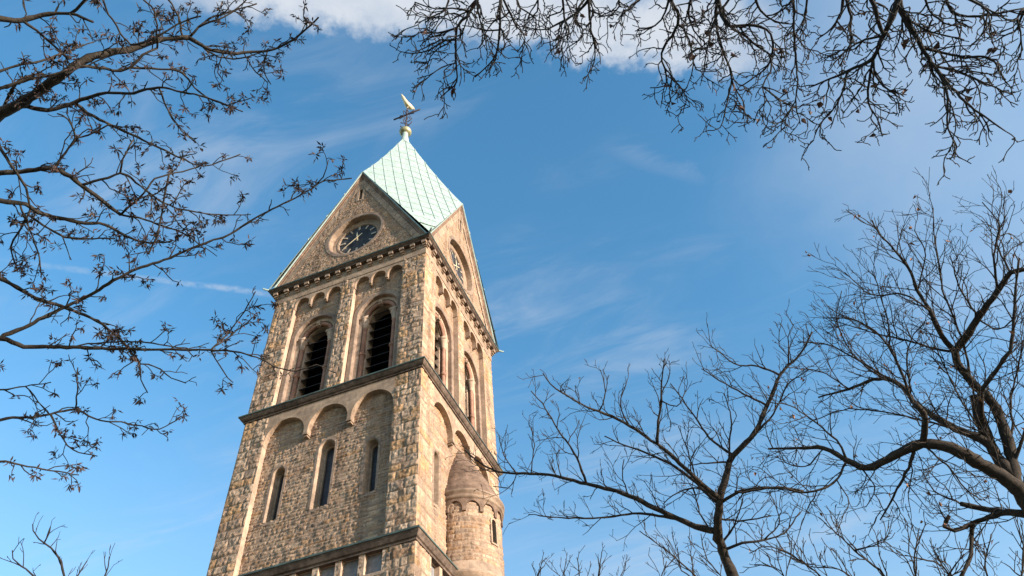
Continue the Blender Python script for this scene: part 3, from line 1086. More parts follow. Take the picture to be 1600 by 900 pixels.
for r, z in cone:
    f = min(1, max(0, (z + 10.6) / 2.5))
    for j in range(nn_ + 1):
        t = -math.pi / 2 - .12 + (math.pi + .24) * j / nn_
        V_.append((TC[0] - .16 * f + r * math.cos(t), TC[1] - .14 * f + r * math.sin(t), Z0 + z))
mb.add(V_, [(i * (nn_ + 1) + j, i * (nn_ + 1) + j + 1, (i + 1) * (nn_ + 1) + j + 1, (i + 1) * (nn_ + 1) + j) for i in range(len(cone) - 1) for j in range(nn_)])
link('cone_roof', mb.mesh('cone_roof', [M['cone']], False), tur)
# small light in the turret
mb = MB()
ca, sa = math.cos(TWA), math.sin(TWA)


def tl(w, n, z):
    x = TR + n
    return (TC[0] + x * ca - w * sa, TC[1] + x * sa + w * ca, Z0 + z)


def tl_sweep(prof, mi):
    rows = []
    for r, n in prof:
        p = [(r, TWZ[0])] + [(r * math.cos(math.pi * i / 10), TWZ[1] + r * math.sin(math.pi * i / 10)) for i in range(11)] + [(-r, TWZ[0])]
        rows.append([tl(w, n, z) for w, z in p])
    k = len(rows[0])
    mb.add([p for r in rows for p in r], [(i * k + j, i * k + j + 1, (i + 1) * k + j + 1, (i + 1) * k + j) for i in range(len(rows) - 1) for j in range(k - 1)], mi)


tl_sweep([(.17, -.02), (.17, .035), (.11, .035), (.10, .03), (.10, -.25)], 0)
mb.box((-.17, -.1, TWZ[0] - .07), (.17, .04, TWZ[0] - .01), 0, tl)
mb.box((-.11, -.22, TWZ[0]), (.11, -.2, TWZ[1] + .1), 1, tl)
link('turret_light', mb.mesh('turret_light', [M['trim'], M['void']]), tur)
# unseen slabs added inside the shaft so no daylight leaks in
mb = MB()
mb.box((-A + .25, -A + .25, Z0 - 7.05), (A - .25, A - .25, Z0 - 7.0), 0)
mb.box((-A + .25, -A + .25, Z0 - .4), (A - .25, A - .25, Z0 - .35), 0)
link('daylight_blocker', mb.mesh('daylight_blocker', [M['void']]), tower)

# ------------------------------------------------------------------ ground
mb = MB()
mb.add([(-3000, -3000, 0), (3000, -3000, 0), (3000, 3000, 0), (-3000, 3000, 0)], [(0, 1, 2, 3)])
mt, nt, bs = mat('winter_lawn')
cg = ramp(nt, noise(nt, 0.8, 6), [(0.35, (0.055, 0.06, 0.025)), (0.65, (0.10, 0.095, 0.05))])
nt.links.new(cg, bs.inputs['Base Color']); bs.inputs['Roughness'].default_value = 0.95
tag(link('ground', mb.mesh('ground', [mt])), 'winter lawn spreading around the foot of the tower', 'ground', kind='structure')
mb = MB()
mb.add([(8, -60, .004), (15, -60, .004), (15, -6, .004), (8, -6, .004)], [(0, 1, 2, 3)])
mt, nt, bs = mat('paving')
cg = ramp(nt, noise(nt, 3, 6), [(0.35, (0.19, 0.18, 0.165)), (0.65, (0.27, 0.255, 0.235))])
nt.links.new(cg, bs.inputs['Base Color']); bs.inputs['Roughness'].default_value = 0.9
tag(link('path', mb.mesh('path', [mt])), 'pale paved path running towards the tower', 'path', kind='structure')

# ------------------------------------------------------------------ trees
def crop(x0, y0, s):
    return lambda L: [(x0 + x / s, y0 + y / s) for x, y in L]


def catmull(P, step):
    P = np.asarray(P, float)
    if len(P) == 2:
        P = np.array([P[0], (P[0] + P[1]) / 2, P[1]])
    Q = np.vstack([2 * P[0] - P[1], P, 2 * P[-1] - P[-2]])
    out = []
    for i in range(1, len(Q) - 2):
        L = np.linalg.norm(Q[i + 1] - Q[i]); n = max(1, int(L / step))
        for j in range(n):
            t = j / n
            out.append(.5 * ((2 * Q[i]) + (-Q[i - 1] + Q[i + 1]) * t + (2 * Q[i - 1] - 5 * Q[i] + 4 * Q[i + 1] - Q[i + 2]) * t * t + (-Q[i - 1] + 3 * Q[i] - 3 * Q[i + 1] + Q[i + 2]) * t ** 3))
    out.append(Q[-2])
    return np.array(out)


def unit(v):
    return v / (np.linalg.norm(v) + 1e-9)


class Tree:
    def __init__(self, name, label, dist, bark, seed, base, group=None, cat='tree'):
        self.root = empty(name, (float(base[0]), float(base[1]), 0.0))
        tag(self.root, label, cat, group)
        self.base = np.array([base[0], base[1], 0.0])
        self.dist = dist; self.bark = bark; self.r = np.random.default_rng(seed)
        self.traced = []            # photo points with depth and radius, for joining forks
        self.limbs = []             # world polylines
        self.twigs = MB(); self.tips = []; self.outer = []

    def trace(self, pts, d0, d1, dep=None, wob=.35):
        """one limb: outline points, diameters (photo px) at its ends; its depth starts where it leaves its parent"""
        r = self.r
        pts = catmull(pts, 9.0)
        start = None
        best = 22.0
        for q in self.traced:
            dd = np.hypot(q[:, 0] - pts[0, 0], q[:, 1] - pts[0, 1]); i = dd.argmin()
            if dd[i] < best: best = dd[i]; start = (q[i, 2], q[i, 3], q[i, :2])
        if start is not None:
            k = np.clip(1 - np.arange(len(pts)) / 4.0, 0, 1)[:, None]
            pts = pts + (start[2] - pts[0]) * k
        n = len(pts)
        L = np.concatenate([[0], np.cumsum(np.linalg.norm(np.diff(pts, axis=0), axis=1))]); f = L / L[-1]
        span = L[-1] / FPX * self.dist
        if start is None: s0 = self.dist + r.uniform(-.8, .8)
        else: s0 = start[0]
        if dep is None: dep = r.uniform(-.4, .4) * span
        depth = s0 + dep * f + wob * np.sin(f * r.uniform(2, 5) + r.uniform(0, 6)) * np.clip(f * 3, 0, 1) * min(1, span * .3)
        dia = d0 + (d1 - d0) * f ** .85
        jit = r.standard_normal((n, 2)) * .5
        lo = np.linspace(0, n - 1, max(3, n // 4)); g = r.standard_normal((len(lo), 2)) * 1.3
        jit += np.column_stack([np.interp(np.arange(n), lo, g[:, 0]), np.interp(np.arange(n), lo, g[:, 1])])
        jit[0] = 0
        pts = pts + jit
        self.traced.append(np.column_stack([pts, depth, dia]))
        W = np.array([at(p[0], p[1], dd) for p, dd in zip(pts, depth)])
        R = dia / 2 / FPX * depth
        R = R * (1 + .07 * r.standard_normal(n) + .12 * (r.random(n) < .1))
        self.limbs.append((W, R, start is None))
        return W, R

    def free(self, pts, r0, r1):
        W = catmull(np.array(pts, float), .35)
        f = np.linspace(0, 1, len(W))
        W = W + self.r.standard_normal(W.shape) * .02
        R = r0 + (r1 - r0) * f
        self.limbs.append((W, R, False))
        return W, R

    def grow(self, W, R, lev, P):
        r = self.r
        seg = np.linalg.norm(np.diff(W, axis=0), axis=1); cum = np.concatenate([[0], np.cumsum(seg)]); L = cum[-1]
        n = P['dens'][lev] * L
        n = int(n) + (r.random() < n - int(n))
        t0 = P['t0'][lev]
        az = r.uniform(0, 6.28)
        for i in range(n):
            t = t0 + (1 - t0) * (i + r.random()) / n
            k = min(np.searchsorted(cum, t * L), len(W) - 1); k = max(k, 1)
            fr = (t * L - cum[k - 1]) / (seg[k - 1] + 1e-9)
            p = W[k - 1] + (W[k] - W[k - 1]) * fr; T = unit(W[k] - W[k - 1]); rr = R[k - 1]
            az += 2.4 + r.normal(0, .5)
            N_ = unit(np.cross(T, [0.2, 0.1, .97])); B_ = np.cross(T, N_)
            an = math.radians(r.uniform(*P['ang']))
            d = math.cos(an) * T + math.sin(an) * (math.cos(az) * N_ + math.sin(az) * B_)
            d = unit(d + np.array([0, 0, P['up']]) + P.get('pull', np.zeros(3)) * .5)
            ln = P['len'][lev] * (1 - .45 * t) * r.uniform(.45, 1.25)
            m = max(3, int(ln / P['seg'][lev]))
            pts = [p]
            for j in range(m):
                d = unit(d + r.standard_normal(3) * P['wob'] + np.array([0, 0, P['trop']]) + P.get('pull', np.zeros(3)) * .12)
                pts.append(pts[-1] + d * ln / m)
            pts = np.array(pts)
            r0 = min(rr * .7, P['rad'][lev]); r1 = P['rmin']
            RR = np.linspace(max(r0, r1), r1, len(pts))
            self.twigs.tube(pts, RR, 4 if lev == 0 else 3)
            if lev + 1 < len(P['dens']):
                self.grow(pts, RR, lev + 1, P)
            self.tips.append((pts[-1], d, lev))
            if P.get('nodes'):
                for q in pts[1:-1]:
                    if r.random() < P['nodes']: self.tips.append((q, unit(r.standard_normal(3)), lev))

    def finish(self, P=None, trunk=None, stub=True, minlimb=.012):
        """builds the meshes under the tree's Empty"""
        b = self.base
        if trunk is not None:
            W, R = trunk
            mb = MB(); mb.tube(W - b, R, 14, cap=True)
            link('trunk', mb.mesh('trunk', [self.bark], True), self.root)
        if P:
            for W, R, _ in list(self.limbs): self.grow(W, R, 0, P)
        for W, R, _ in self.limbs:
            mb = MB(); mb.tube(W - b, R, 8, cap=True)
            link('branch', mb.mesh('branch', [self.bark], True), self.root)
        if self.twigs.n:
            self.twigs.v = [(x - b[0], y - b[1], z) for x, y, z in self.twigs.v]
            link('crown', self.twigs.mesh('crown', [self.bark], True, recalc=False), self.root)

    def connect(self, trunk, drop=1.2, rmin=.03):
        """limbs that come in from outside the picture are carried on to the trunk"""
        TW, TR_ = trunk
        for i, (W, R, rootless) in enumerate(list(self.limbs)):
            if not rootless: continue
            p = W[0]; d = unit(W[0] - W[min(4, len(W) - 1)])
            dist = np.linalg.norm(TW[:, :2] - p[:2], axis=1)
            hd = np.min(dist)
            zt = p[2] - min(.35 * hd, drop * 2)
            k = np.abs(TW[:, 2] - max(zt, TW[0, 2] + 2.5)).argmin()
            q = TW[k]
            gap = np.linalg.norm(q - p)
            pts = [q, q * .62 + p * .38 + np.array([0, 0, .06 * gap]), p + d * gap * .22, p]
            C_ = catmull(pts, .3)
            f = np.linspace(0, 1, len(C_))
            r0 = min(max(R[0] * 1.5, rmin), TR_[k] * .8)
            self.outer.append((C_[-8:-1], np.full(7, R[0])))
            self.limbs[i] = (np.vstack([C_[:-1], W]), np.concatenate([r0 + (R[0] - r0) * f[:-1], R]), False)


def blades(tree, name, material, tips, n, size, width, droop, seed, spread=0.0):
    """hanging winged seeds or dry leaves: small bent blades in bunches"""
    r = np.random.default_rng(seed)
    mb = MB(); b = tree.base
    for p, d, lev in tips:
        for i in range(max(1, int(n * r.uniform(.5, 1.4)))):
            a = unit(r.standard_normal(3) + np.array([0, 0, -droop]) + d * .4)
            s = unit(np.cross(a, r.standard_normal(3)))
            L = size * r.uniform(.6, 1.3); w = width * r.uniform(.7, 1.3)
            o = p - b + r.standard_normal(3) * size * spread
            nn = unit(np.cross(a, s)) * L * r.uniform(-.25, .25)
            if spread:
                v = [o, o + a * L * .45 + s * w + nn, o + a * L + nn * 1.6, o + a * L * .45 - s * w + nn]
                mb.add(v, [(0, 1, 2), (0, 2, 3)])
            else:                                   # a stalked leaf, folded along its midrib
                up = unit(np.cross(a, s)) * w * .55
                m0, m1, m2 = o + a * L * .22, o + a * L * .55 + nn, o + a * L * 1.05 + nn * 2.2
                v = [o, m0 + s * w * .07, m0 - s * w * .07, m0, m0 + a * L * .16 + s * w * .8 + up, m1 + s * w * .9 + up * 1.2, m2,
                     m1 - s * w * .75 + up, m0 + a * L * .16 - s * w * .75 + up, m1]
                mb.add(v, [(0, 1, 2), (3, 4, 9), (4, 5, 9), (5, 6, 9), (6, 7, 9), (7, 8, 9), (8, 3, 9)])
    return link(name, mb.mesh(name, [material], recalc=False), tree.root)


BK_L = bark_mat('dark_grey_bark', (0.02, 0.016, 0.0125), (0.062, 0.049, 0.037))
BK_T = bark_mat('smooth_dark_bark', (0.018, 0.0155, 0.0145), (0.045, 0.039, 0.035))
BK_R = bark_mat('brown_grey_bark', (0.016, 0.0125, 0.01), (0.062, 0.045, 0.032))
SEED = leaf_mat('dry_seed_wings', [(0.3, (0.02, 0.011, 0.009)), (0.58, (0.045, 0.022, 0.015)), (0.82, (0.13, 0.065, 0.042))])
DRYLEAF = leaf_mat('dry_leaf', [(0.3, (0.06, 0.026, 0.018)), (0.7, (0.14, 0.062, 0.04))])
ORANGE = leaf_mat('orange_leaf', [(0.3, (0.16, 0.06, 0.022)), (0.7, (0.32, 0.13, 0.045))])

# ---- the tree at the left whose branches carry seed bunches
c1 = crop(0, 0, 2.25); c2 = crop(0, 380, 2.25)
lt = Tree('seed_tree', 'bare tree at left edge with bunches of reddish brown seeds on its branches', 9.0, BK_L, 101, CAM[:2] + np.array([-7.6, -.8]))
LT = [
    (c1([(0, 395), (90, 355), (200, 285), (310, 205), (430, 175), (520, 155), (620, 138), (668, 128)]), 17, 7),
    (c1([(660, 140), (690, 158), (790, 185), (930, 180), (1020, 145), (1090, 85), (1115, 60)]), 6.5, 2.5),
    (c1([(0, 65), (80, 70), (150, 50), (250, 45), (330, 75)]), 9, 3.5),
    (c1([(250, 45), (300, 0), (320, -30)]), 4.5, 3),
    (c1([(80, 80), (130, 110), (190, 160), (240, 210)]), 4.5, 2.5),
    (c1([(60, 390), (100, 380), (220, 375), (350, 335), (470, 322), (560, 308), (640, 325), (720, 340), (790, 370), (850, 395)]), 7.5, 2),
    (c1([(0, 310), (100, 280), (210, 258), (280, 235)]), 5.5, 3),
    (c1([(0, 370), (40, 310), (90, 270), (150, 262)]), 6, 3),
    (c1([(290, 230), (370, 245), (425, 255), (460, 240), (500, 195), (550, 165)]), 5.5, 3),
    (c1([(460, 238), (560, 245), (640, 260), (680, 305), (740, 350), (830, 380)]), 4, 2),
    (c1([(265, 372), (330, 415), (390, 440), (480, 480), (560, 520), (640, 560), (700, 580), (770, 570), (840, 545)]), 5, 1.6),
    (c1([(0, 608), (100, 605), (195, 597), (285, 650), (430, 755)]), 8, 5),
    (c1([(430, 755), (510, 680), (545, 630), (640, 605), (700, 585)]), 4, 2),
    (c1([(285, 650), (350, 630), (420, 605), (450, 615), (520, 670), (620, 730), (740, 750), (880, 750)]), 4.5, 1.6),
    (c1([(420, 605), (425, 570), (470, 490)]), 3, 2),
    (c1([(195, 597), (250, 510), (265, 490), (240, 420), (200, 400)]), 4, 2),
    (c1([(262, 495), (340, 460), (385, 440)]), 3, 2),
    (c1([(0, 705), (85, 715), (130, 745), (250, 775), (370, 790), (440, 830), (520, 850), (600, 840)]), 8, 2.5),
    (c1([(0, 520), (50, 590), (90, 660), (100, 715)]), 4.5, 3),
    (c1([(430, 755), (510, 770), (560, 790), (660, 830), (720, 880)]), 3.5, 1.8),
    ([(0, 529), (102, 480), (178, 438), (249, 409), (320, 380), (356, 366), (409, 338), (458, 311), (489, 295), (505, 286), (550, 281)], 6.5, 2),
    ([(489, 295), (505, 275), (513, 250)], 2.5, 1.6),
    (c2([(0, 125), (60, 155), (150, 200), (240, 230), (340, 270), (420, 330), (470, 390), (495, 425)]), 6.5, 3),
    (c2([(495, 425), (545, 430), (600, 470), (650, 495)]), 2.6, 1.6),
    (c2([(490, 425), (495, 480), (520, 530)]), 2.4, 1.6),
    (c2([(0, 365), (150, 365), (300, 370), (450, 372), (620, 375), (800, 380), (900, 405), (960, 435), (1040, 450), (1110, 430)]), 7.5, 1.5),
    (c2([(740, 380), (800, 320), (860, 240), (900, 170)]), 3, 1.6),
    (c2([(740, 350), (830, 310), (900, 250)]), 2.5, 1.6),
    (c2([(740, 390), (800, 470), (820, 490)]), 2.4, 1.6),
    (c2([(265, 350), (420, 345), (520, 350), (700, 375)]), 2.6, 2),
    (c2([(0, 622), (130, 608), (260, 585), (330, 620), (450, 635), (560, 650), (640, 610)]), 4.5, 1.5),
    (c2([(265, 582), (270, 480), (275, 430)]), 2.6, 1.6),
    (c2([(170, 600), (210, 670), (260, 730), (340, 755)]), 2.6, 1.5),
    (c2([(0, 768), (100, 785), (200, 800), (270, 810)]), 3.6, 1.5),
    (c2([(0, 515), (90, 505), (180, 485)]), 2.6, 1.4),
    (c2([(90, 508), (150, 570), (175, 600)]), 2.2, 1.4),
    (c1([(580, 600), (578, 700), (560, 800), (520, 895)]), 3.2, 2.6),
    (c1([(560, 315), (585, 380), (640, 460), (690, 500)]), 3, 1.6),
    (c1([(545, 160), (545, 110), (540, 40), (500, -10)]), 3, 2.5),
    (c1([(630, 132), (625, 60), (590, 0), (580, -30)]), 3.2, 2.5),
    (c1([(665, 115), (720, 70), (800, 40), (900, 15)]), 4, 2),
    (c1([(690, 165), (750, 190), (850, 200), (940, 175)]), 3, 2),
    (c1([(940, 185), (930, 240), (950, 300)]), 2.2, 1.5),
    (c1([(790, 185), (770, 250), (790, 280)]), 2.2, 1.5),
    (c1([(860, 190), (890, 240), (940, 290)]), 2.2, 1.5),
    (c1([(380, 50), (420, 110), (460, 158)]), 3, 2.5),
    (c1([(700, 100), (790, 60), (850, 10), (870, -20)]), 3, 2),
    (c1([(0, 250), (60, 230), (140, 215), (260, 170), (330, 140)]), 4, 2),
    (c1([(110, 735), (80, 800), (40, 870), (60, 950)]), 3.5, 2),
    (c1([(60, 720), (100, 800), (130, 880), (140, 960)]), 3, 2),
    (c1([(90, 745), (190, 810), (260, 835), (400, 840)]), 4, 2),
    (c1([(450, 158), (500, 150), (640, 75), (700, 60)]), 3.5, 2),
]
for p, d0, d1 in LT: lt.trace(p, d0 * .86, d1 * .95)
tb = lt.base
ltr = catmull([tb, tb + [.1, .05, 3], tb + [.05, .2, 6], tb + [.3, .2, 9.5], tb + [.5, .5, 13]], .4)
ltrunk = (ltr, np.linspace(.34, .09, len(ltr)))
PL = dict(dens=[6.5, 5.5], len=[.40, .15], seg=[.06, .045], ang=(28, 70), up=.05, trop=-.01, wob=.27, rad=[.008, .0058], rmin=.0045, t0=[.05, .15], nodes=.05)
for W, R, _ in list(lt.limbs): lt.grow(W, R, 0, PL)
lt.connect(ltrunk)
for W, R in lt.outer: lt.grow(W, R, 0, PL)
lt.finish(None, ltrunk)
tips = [t for t in lt.tips if lt.r.random() < .25 + .85 * (math.sin(t[0][0] * 3.1 + t[0][2] * 2.3) * math.sin(t[0][1] * 2.7 - t[0][2] * 3.7) > -.25)]
blades(lt, 'seed_bunches', SEED, tips, 11, .066, .0082, .8, 5, .18)

# ---- the tree overhead, twigs hanging from the top of the picture
c3 = crop(620, 0, 3.2); c4 = crop(1100, 0, 3.2)
tt = Tree('overhanging_tree', 'dark bare tree overhead with dense fine twigs hanging down and a few dry leaves', 9.0, BK_T, 202, CAM[:2] + np.array([4.2, -3.6]))
TT = [
    (c4([(985, -60), (970, 0), (930, 110), (880, 210), (850, 290), (720, 350), (600, 400), (530, 430)]), 10, 2),
    (c4([(970, -60), (975, 30), (1040, 150), (1090, 240), (1180, 360), (1260, 460), (1350, 550), (1430, 610), (1500, 660)]), 9, 1.6),
    (c4([(1090, 235), (1200, 265), (1300, 290), (1420, 290), (1470, 350), (1510, 430)]), 5, 1.6),
    (c4([(1150, 320), (1260, 350), (1380, 400), (1540, 470)]), 4, 1.6),
    (c4([(1180, 365), (1215, 460), (1220, 560), (1225, 650), (1262, 740), (1225, 800)]), 4, 1.6),
    (c4([(850, 295), (855, 370), (900, 430), (985, 495)]), 3.5, 1.6),
    (c4([(850, 300), (820, 420), (815, 520), (860, 600), (890, 690)]), 4, 1.6),
    (c4([(720, 350), (700, 450), (650, 540), (580, 620), (560, 670)]), 3.4, 1.6),
    (c4([(830, -50), (840, 0), (870, 100), (890, 160)]), 6, 5),
    (c4([(1000, 60), (1080, 130), (1180, 170), (1300, 200)]), 3.5, 1.6),
    (c4([(900, 170), (780, 200), (700, 260), (640, 300)]), 3.5, 1.6),
    (c4([(1290, -20), (1360, 10), (1420, 60), (1405, 135)]), 4, 1.6),
    (c4([(1200, -30), (1240, 60), (1320, 80), (1420, 75), (1500, 60), (1600, 40)]), 4, 2.5),
    (c4([(1640, 40), (1600, 100), (1550, 150), (1430, 215)]), 3.5, 1.5),
    (c4([(1580, -20), (1560, 60), (1590, 200), (1590, 290)]), 3, 1.5),
    (c4([(1100, -30), (1130, 60), (1200, 120), (1290, 150)]), 3.5, 1.5),
    (c4([(700, -40), (690, 60), (640, 140), (560, 190)]), 4.5, 1.6),
    (c4([(760, -40), (740, 80), (735, 200), (715, 300)]), 4.5, 1.6),
    (c4([(60, -30), (100, 100), (150, 130), (250, 130), (330, 180), (340, 280), (300, 350), (200, 430)]), 6, 1.8),
    (c4([(130, 60), (160, 130), (240, 200), (330, 270), (330, 360), (290, 430), (330, 530)]), 4.5, 1.6),
    (c4([(445, -30), (450, 120), (455, 250), (465, 400), (455, 500), (480, 620)]), 4, 1.6),
    (c4([(40, -30), (80, 200), (130, 350), (140, 430), (190, 500), (190, 590)]), 5, 1.6),
    (c4([(140, 400), (100, 560), (80, 640), (20, 655)]), 2.8, 1.4),
    (c4([(320, 430), (400, 500), (480, 540), (510, 520)]), 2.6, 1.4),
    (c4([(455, 540), (400, 600), (390, 660)]), 2.2, 1.4),
    (c4([(300, 500), (260, 560), (250, 610)]), 2.2, 1.4),
    (c4([(370, 200), (410, 240), (412, 310)]), 2.2, 1.4),
    (c4([(520, -30), (500, 90), (470, 170)]), 3.5, 1.6),
    (c4([(250, -30), (290, 60), (360, 110), (440, 120)]), 4, 1.6),
    (c4([(150, -30), (60, 80), (20, 220), (0, 340)]), 4, 1.6),
    (c3([(420, -60), (400, 0), (350, 80), (300, 140), (295, 280), (295, 400), (215, 490)]), 6, 1.6),
    (c3([(525, -60), (520, 0), (510, 200), (480, 300), (390, 380)]), 5, 1.6),
    (c3([(530, -40), (560, 60), (600, 140), (640, 190), (600, 260)]), 4, 1.5),
    (c3([(980, -60), (960, 0), (900, 70), (800, 130), (720, 150), (650, 130)]), 5, 1.6),
    (c3([(955, -20), (970, 150), (990, 260), (965, 375)]), 4, 1.5),
    (c3([(300, 140), (200, 170), (110, 170), (50, 215)]), 3.4, 1.5),
    (c3([(295, 200), (240, 210), (130, 260), (55, 260)]), 3.2, 1.5),
    (c3([(360, 60), (280, 40), (200, 40), (80, 10)]), 3.5, 1.6),
    (c3([(400, 10), (420, 120), (440, 200), (450, 260)]), 3.2, 1.5),
    (c3([(295, 300), (220, 330), (140, 400), (120, 415)]), 2.4, 1.4),
    (c3([(1370, -30), (1340, 60), (1290, 130), (1200, 160)]), 4, 1.6),
    (c3([(1400, -60), (1390, 0), (1410, 130), (1330, 260), (1350, 370), (1340, 430), (1265, 440)]), 5.5, 1.5),
    (c3([(1360, 330), (1400, 400), (1470, 530), (1420, 545)]), 2.6, 1.4),
    (c3([(1410, 130), (1440, 150), (1470, 240), (1500, 350), (1600, 350)]), 3.6, 1.5),
    (c3([(700, -40), (700, 60), (640, 110)]), 3.5, 1.5),
    (c3([(820, -40), (840, 90), (860, 170), (780, 200)]), 4, 1.5),
    (c3([(900, -40), (880, 60), (930, 170), (850, 240)]), 3.5, 1.5),
    (c3([(250, -40), (240, 40), (150, 90), (90, 110)]), 3.5, 1.5),
    (c3([(1100, -40), (1105, 30), (1050, 100)]), 3, 1.4),
    (c3([(1240, -30), (1150, 40), (1100, 100)]), 3.4, 1.5),
    (c3([(1480, -30), (1460, 60), (1490, 160), (1560, 230)]), 4.5, 1.5),
    (c3([(600, -40), (620, 40), (700, 100), (690, 180)]), 3.5, 1.5),
]
for p, d0, d1 in TT: tt.trace(p, d0, d1)
tb = tt.base
ttr = catmull([tb, tb + [.1, 0, 3], tb + [.0, .3, 6], tb + [-.2, .7, 9], tb + [-.4, 1.3, 12], tb + [-.6, 1.6, 14]], .4)
ttrunk = (ttr, np.linspace(.42, .12, len(ttr)))
PT = dict(dens=[10.0, 10.0, 7], len=[.50, .24, .11], seg=[.06, .042, .035], ang=(25, 66), up=.0, trop=-.02, wob=.33, rad=[.0095, .007, .006], rmin=.005, t0=[.0, .1, .2],
          pull=-RC[1] * .3)
for W, R, _ in list(tt.limbs): tt.grow(W, R, 0, PT)
tt.connect(ttrunk, 2.5)
for W, R in tt.outer: tt.grow(W, R, 0, PT)
tt.finish(None, ttrunk)
tips = [t for t in tt.tips if t[2] >= 1 and tt.r.random() < .02]
blades(tt, 'dry_leaves', DRYLEAF, tips, 1.6, .095, .033, .9, 6)

# ---- the young tree right of the tower
c5 = crop(760, 480, 2.1428)
yt_base = at(1135, 900, 15.5)
yt = Tree('young_tree', 'slender bare tree right of the tower, its lowest limb reaching across the stair turret', 15.5, BK_R, 303, yt_base[:2] + np.array([.9, .2]))
YT = [
    (c5([(825, 900), (795, 815), (778, 750), (780, 640), (795, 590), (815, 520)]), 16, 9),
    (c5([(815, 520), (830, 490), (900, 420), (940, 330), (980, 230), (1040, 170), (1080, 110), (1090, 80)]), 9, 2),
    (c5([(772, 752), (700, 735), (600, 690), (480, 635), (380, 605), (270, 575), (150, 555), (40, 545), (-20, 520), (-70, 480)]), 9.5, 2),
    (c5([(780, 640), (720, 590), (650, 520), (570, 455), (480, 395), (380, 350), (300, 310), (230, 270), (190, 220)]), 8, 1.6),
    (c5([(774, 650), (700, 590), (620, 530), (530, 490), (460, 465), (400, 435)]), 6.5, 1.6),
    (c5([(570, 455), (575, 380), (590, 310), (590, 250), (600, 170)]), 5, 1.6),
    (c5([(330, 582), (290, 480), (240, 410), (200, 340), (150, 280)]), 4, 1.5),
    (c5([(810, 500), (760, 450), (710, 380), (650, 290), (620, 250)]), 4, 1.5),
    (c5([(655, 713), (600, 703), (560, 698), (490, 690), (380, 705), (280, 705), (140, 695)]), 4.5, 1.5),
    (c5([(790, 665), (850, 625), (920, 610), (1000, 608), (1060, 612)]), 5, 3),
    (c5([(782, 715), (830, 720), (950, 705)]), 3.5, 1.6),
    (c5([(793, 812), (860, 790), (930, 780), (1000, 755), (1050, 690)]), 4.5, 1.5),
    (c5([(785, 790), (830, 730), (860, 640)]), 3.5, 1.5),
    (c5([(940, 330), (880, 300), (800, 260), (720, 210)]), 3.6, 1.4),
    (c5([(900, 420), (960, 360), (1010, 260), (1080, 210)]), 3.4, 1.4),
    (c5([(808, 520), (815, 430), (820, 370), (800, 290)]), 3.4, 1.4),
    (c5([(985, 230), (910, 200), (830, 190), (780, 150), (750, 130)]), 3.2, 1.4),
    (c5([(815, 515), (760, 515), (680, 530)]), 3, 1.5),
    (c5([(770, 635), (700, 605), (640, 620), (590, 660)]), 3.4, 1.5),
    (c5([(240, 575), (230, 500), (240, 480)]), 2, 1.3),
    (c5([(150, 557), (160, 480), (150, 400)]), 2, 1.3),
    (c5([(100, 550), (60, 490), (40, 440)]), 2, 1.3),
    (c5([(40, 545), (-10, 540), (-60, 500)]), 2, 1.3),
    (c5([(100, 550), (70, 600), (20, 605)]), 1.8, 1.2),
    (c5([(480, 395), (450, 320), (470, 240)]), 2.6, 1.3),
    (c5([(380, 350), (400, 280), (380, 210)]), 2.4, 1.3),
    (c5([(590, 310), (640, 330), (670, 280)]), 2.2, 1.3),
    (c5([(480, 635), (460, 560), (460, 510)]), 2.2, 1.3),
    (c5([(700, 590), (670, 480), (640, 400)]), 2.2, 1.3),
    (c5([(760, 750), (720, 690), (690, 600)]), 2.6, 1.4),
    (c5([(1000, 190), (1010, 100), (1030, 60)]), 2.2, 1.3),
    (c5([(930, 780), (980, 720), (960, 640)]), 2.2, 1.3),
]
for p, d0, d1 in YT: yt.trace(p, d0, d1)
p0 = yt.limbs[0][0][0]; tb = yt.base
W = catmull([tb, tb + [-.05, .05, 2.5], tb * .45 + p0 * .55 + np.array([.1, 0, 1.2]) * 0 + np.array([0, 0, .3]), p0], .4)
ytrunk = (np.vstack([W]), np.linspace(.21, yt.limbs[0][1][0], len(W)))
PY = dict(dens=[4.2, 5.4, 4.2], len=[.84, .4, .19], seg=[.12, .08, .06], ang=(25, 55), up=.22, trop=.045, wob=.21, rad=[.012, .008, .006], rmin=.0047, t0=[.12, .12, .2])
yt.finish(PY, ytrunk)
tips = [t for t in yt.tips if yt.r.random() < .05]
blades(yt, 'seed_foliage', SEED, tips, 2, .06, .012, .9, 7)

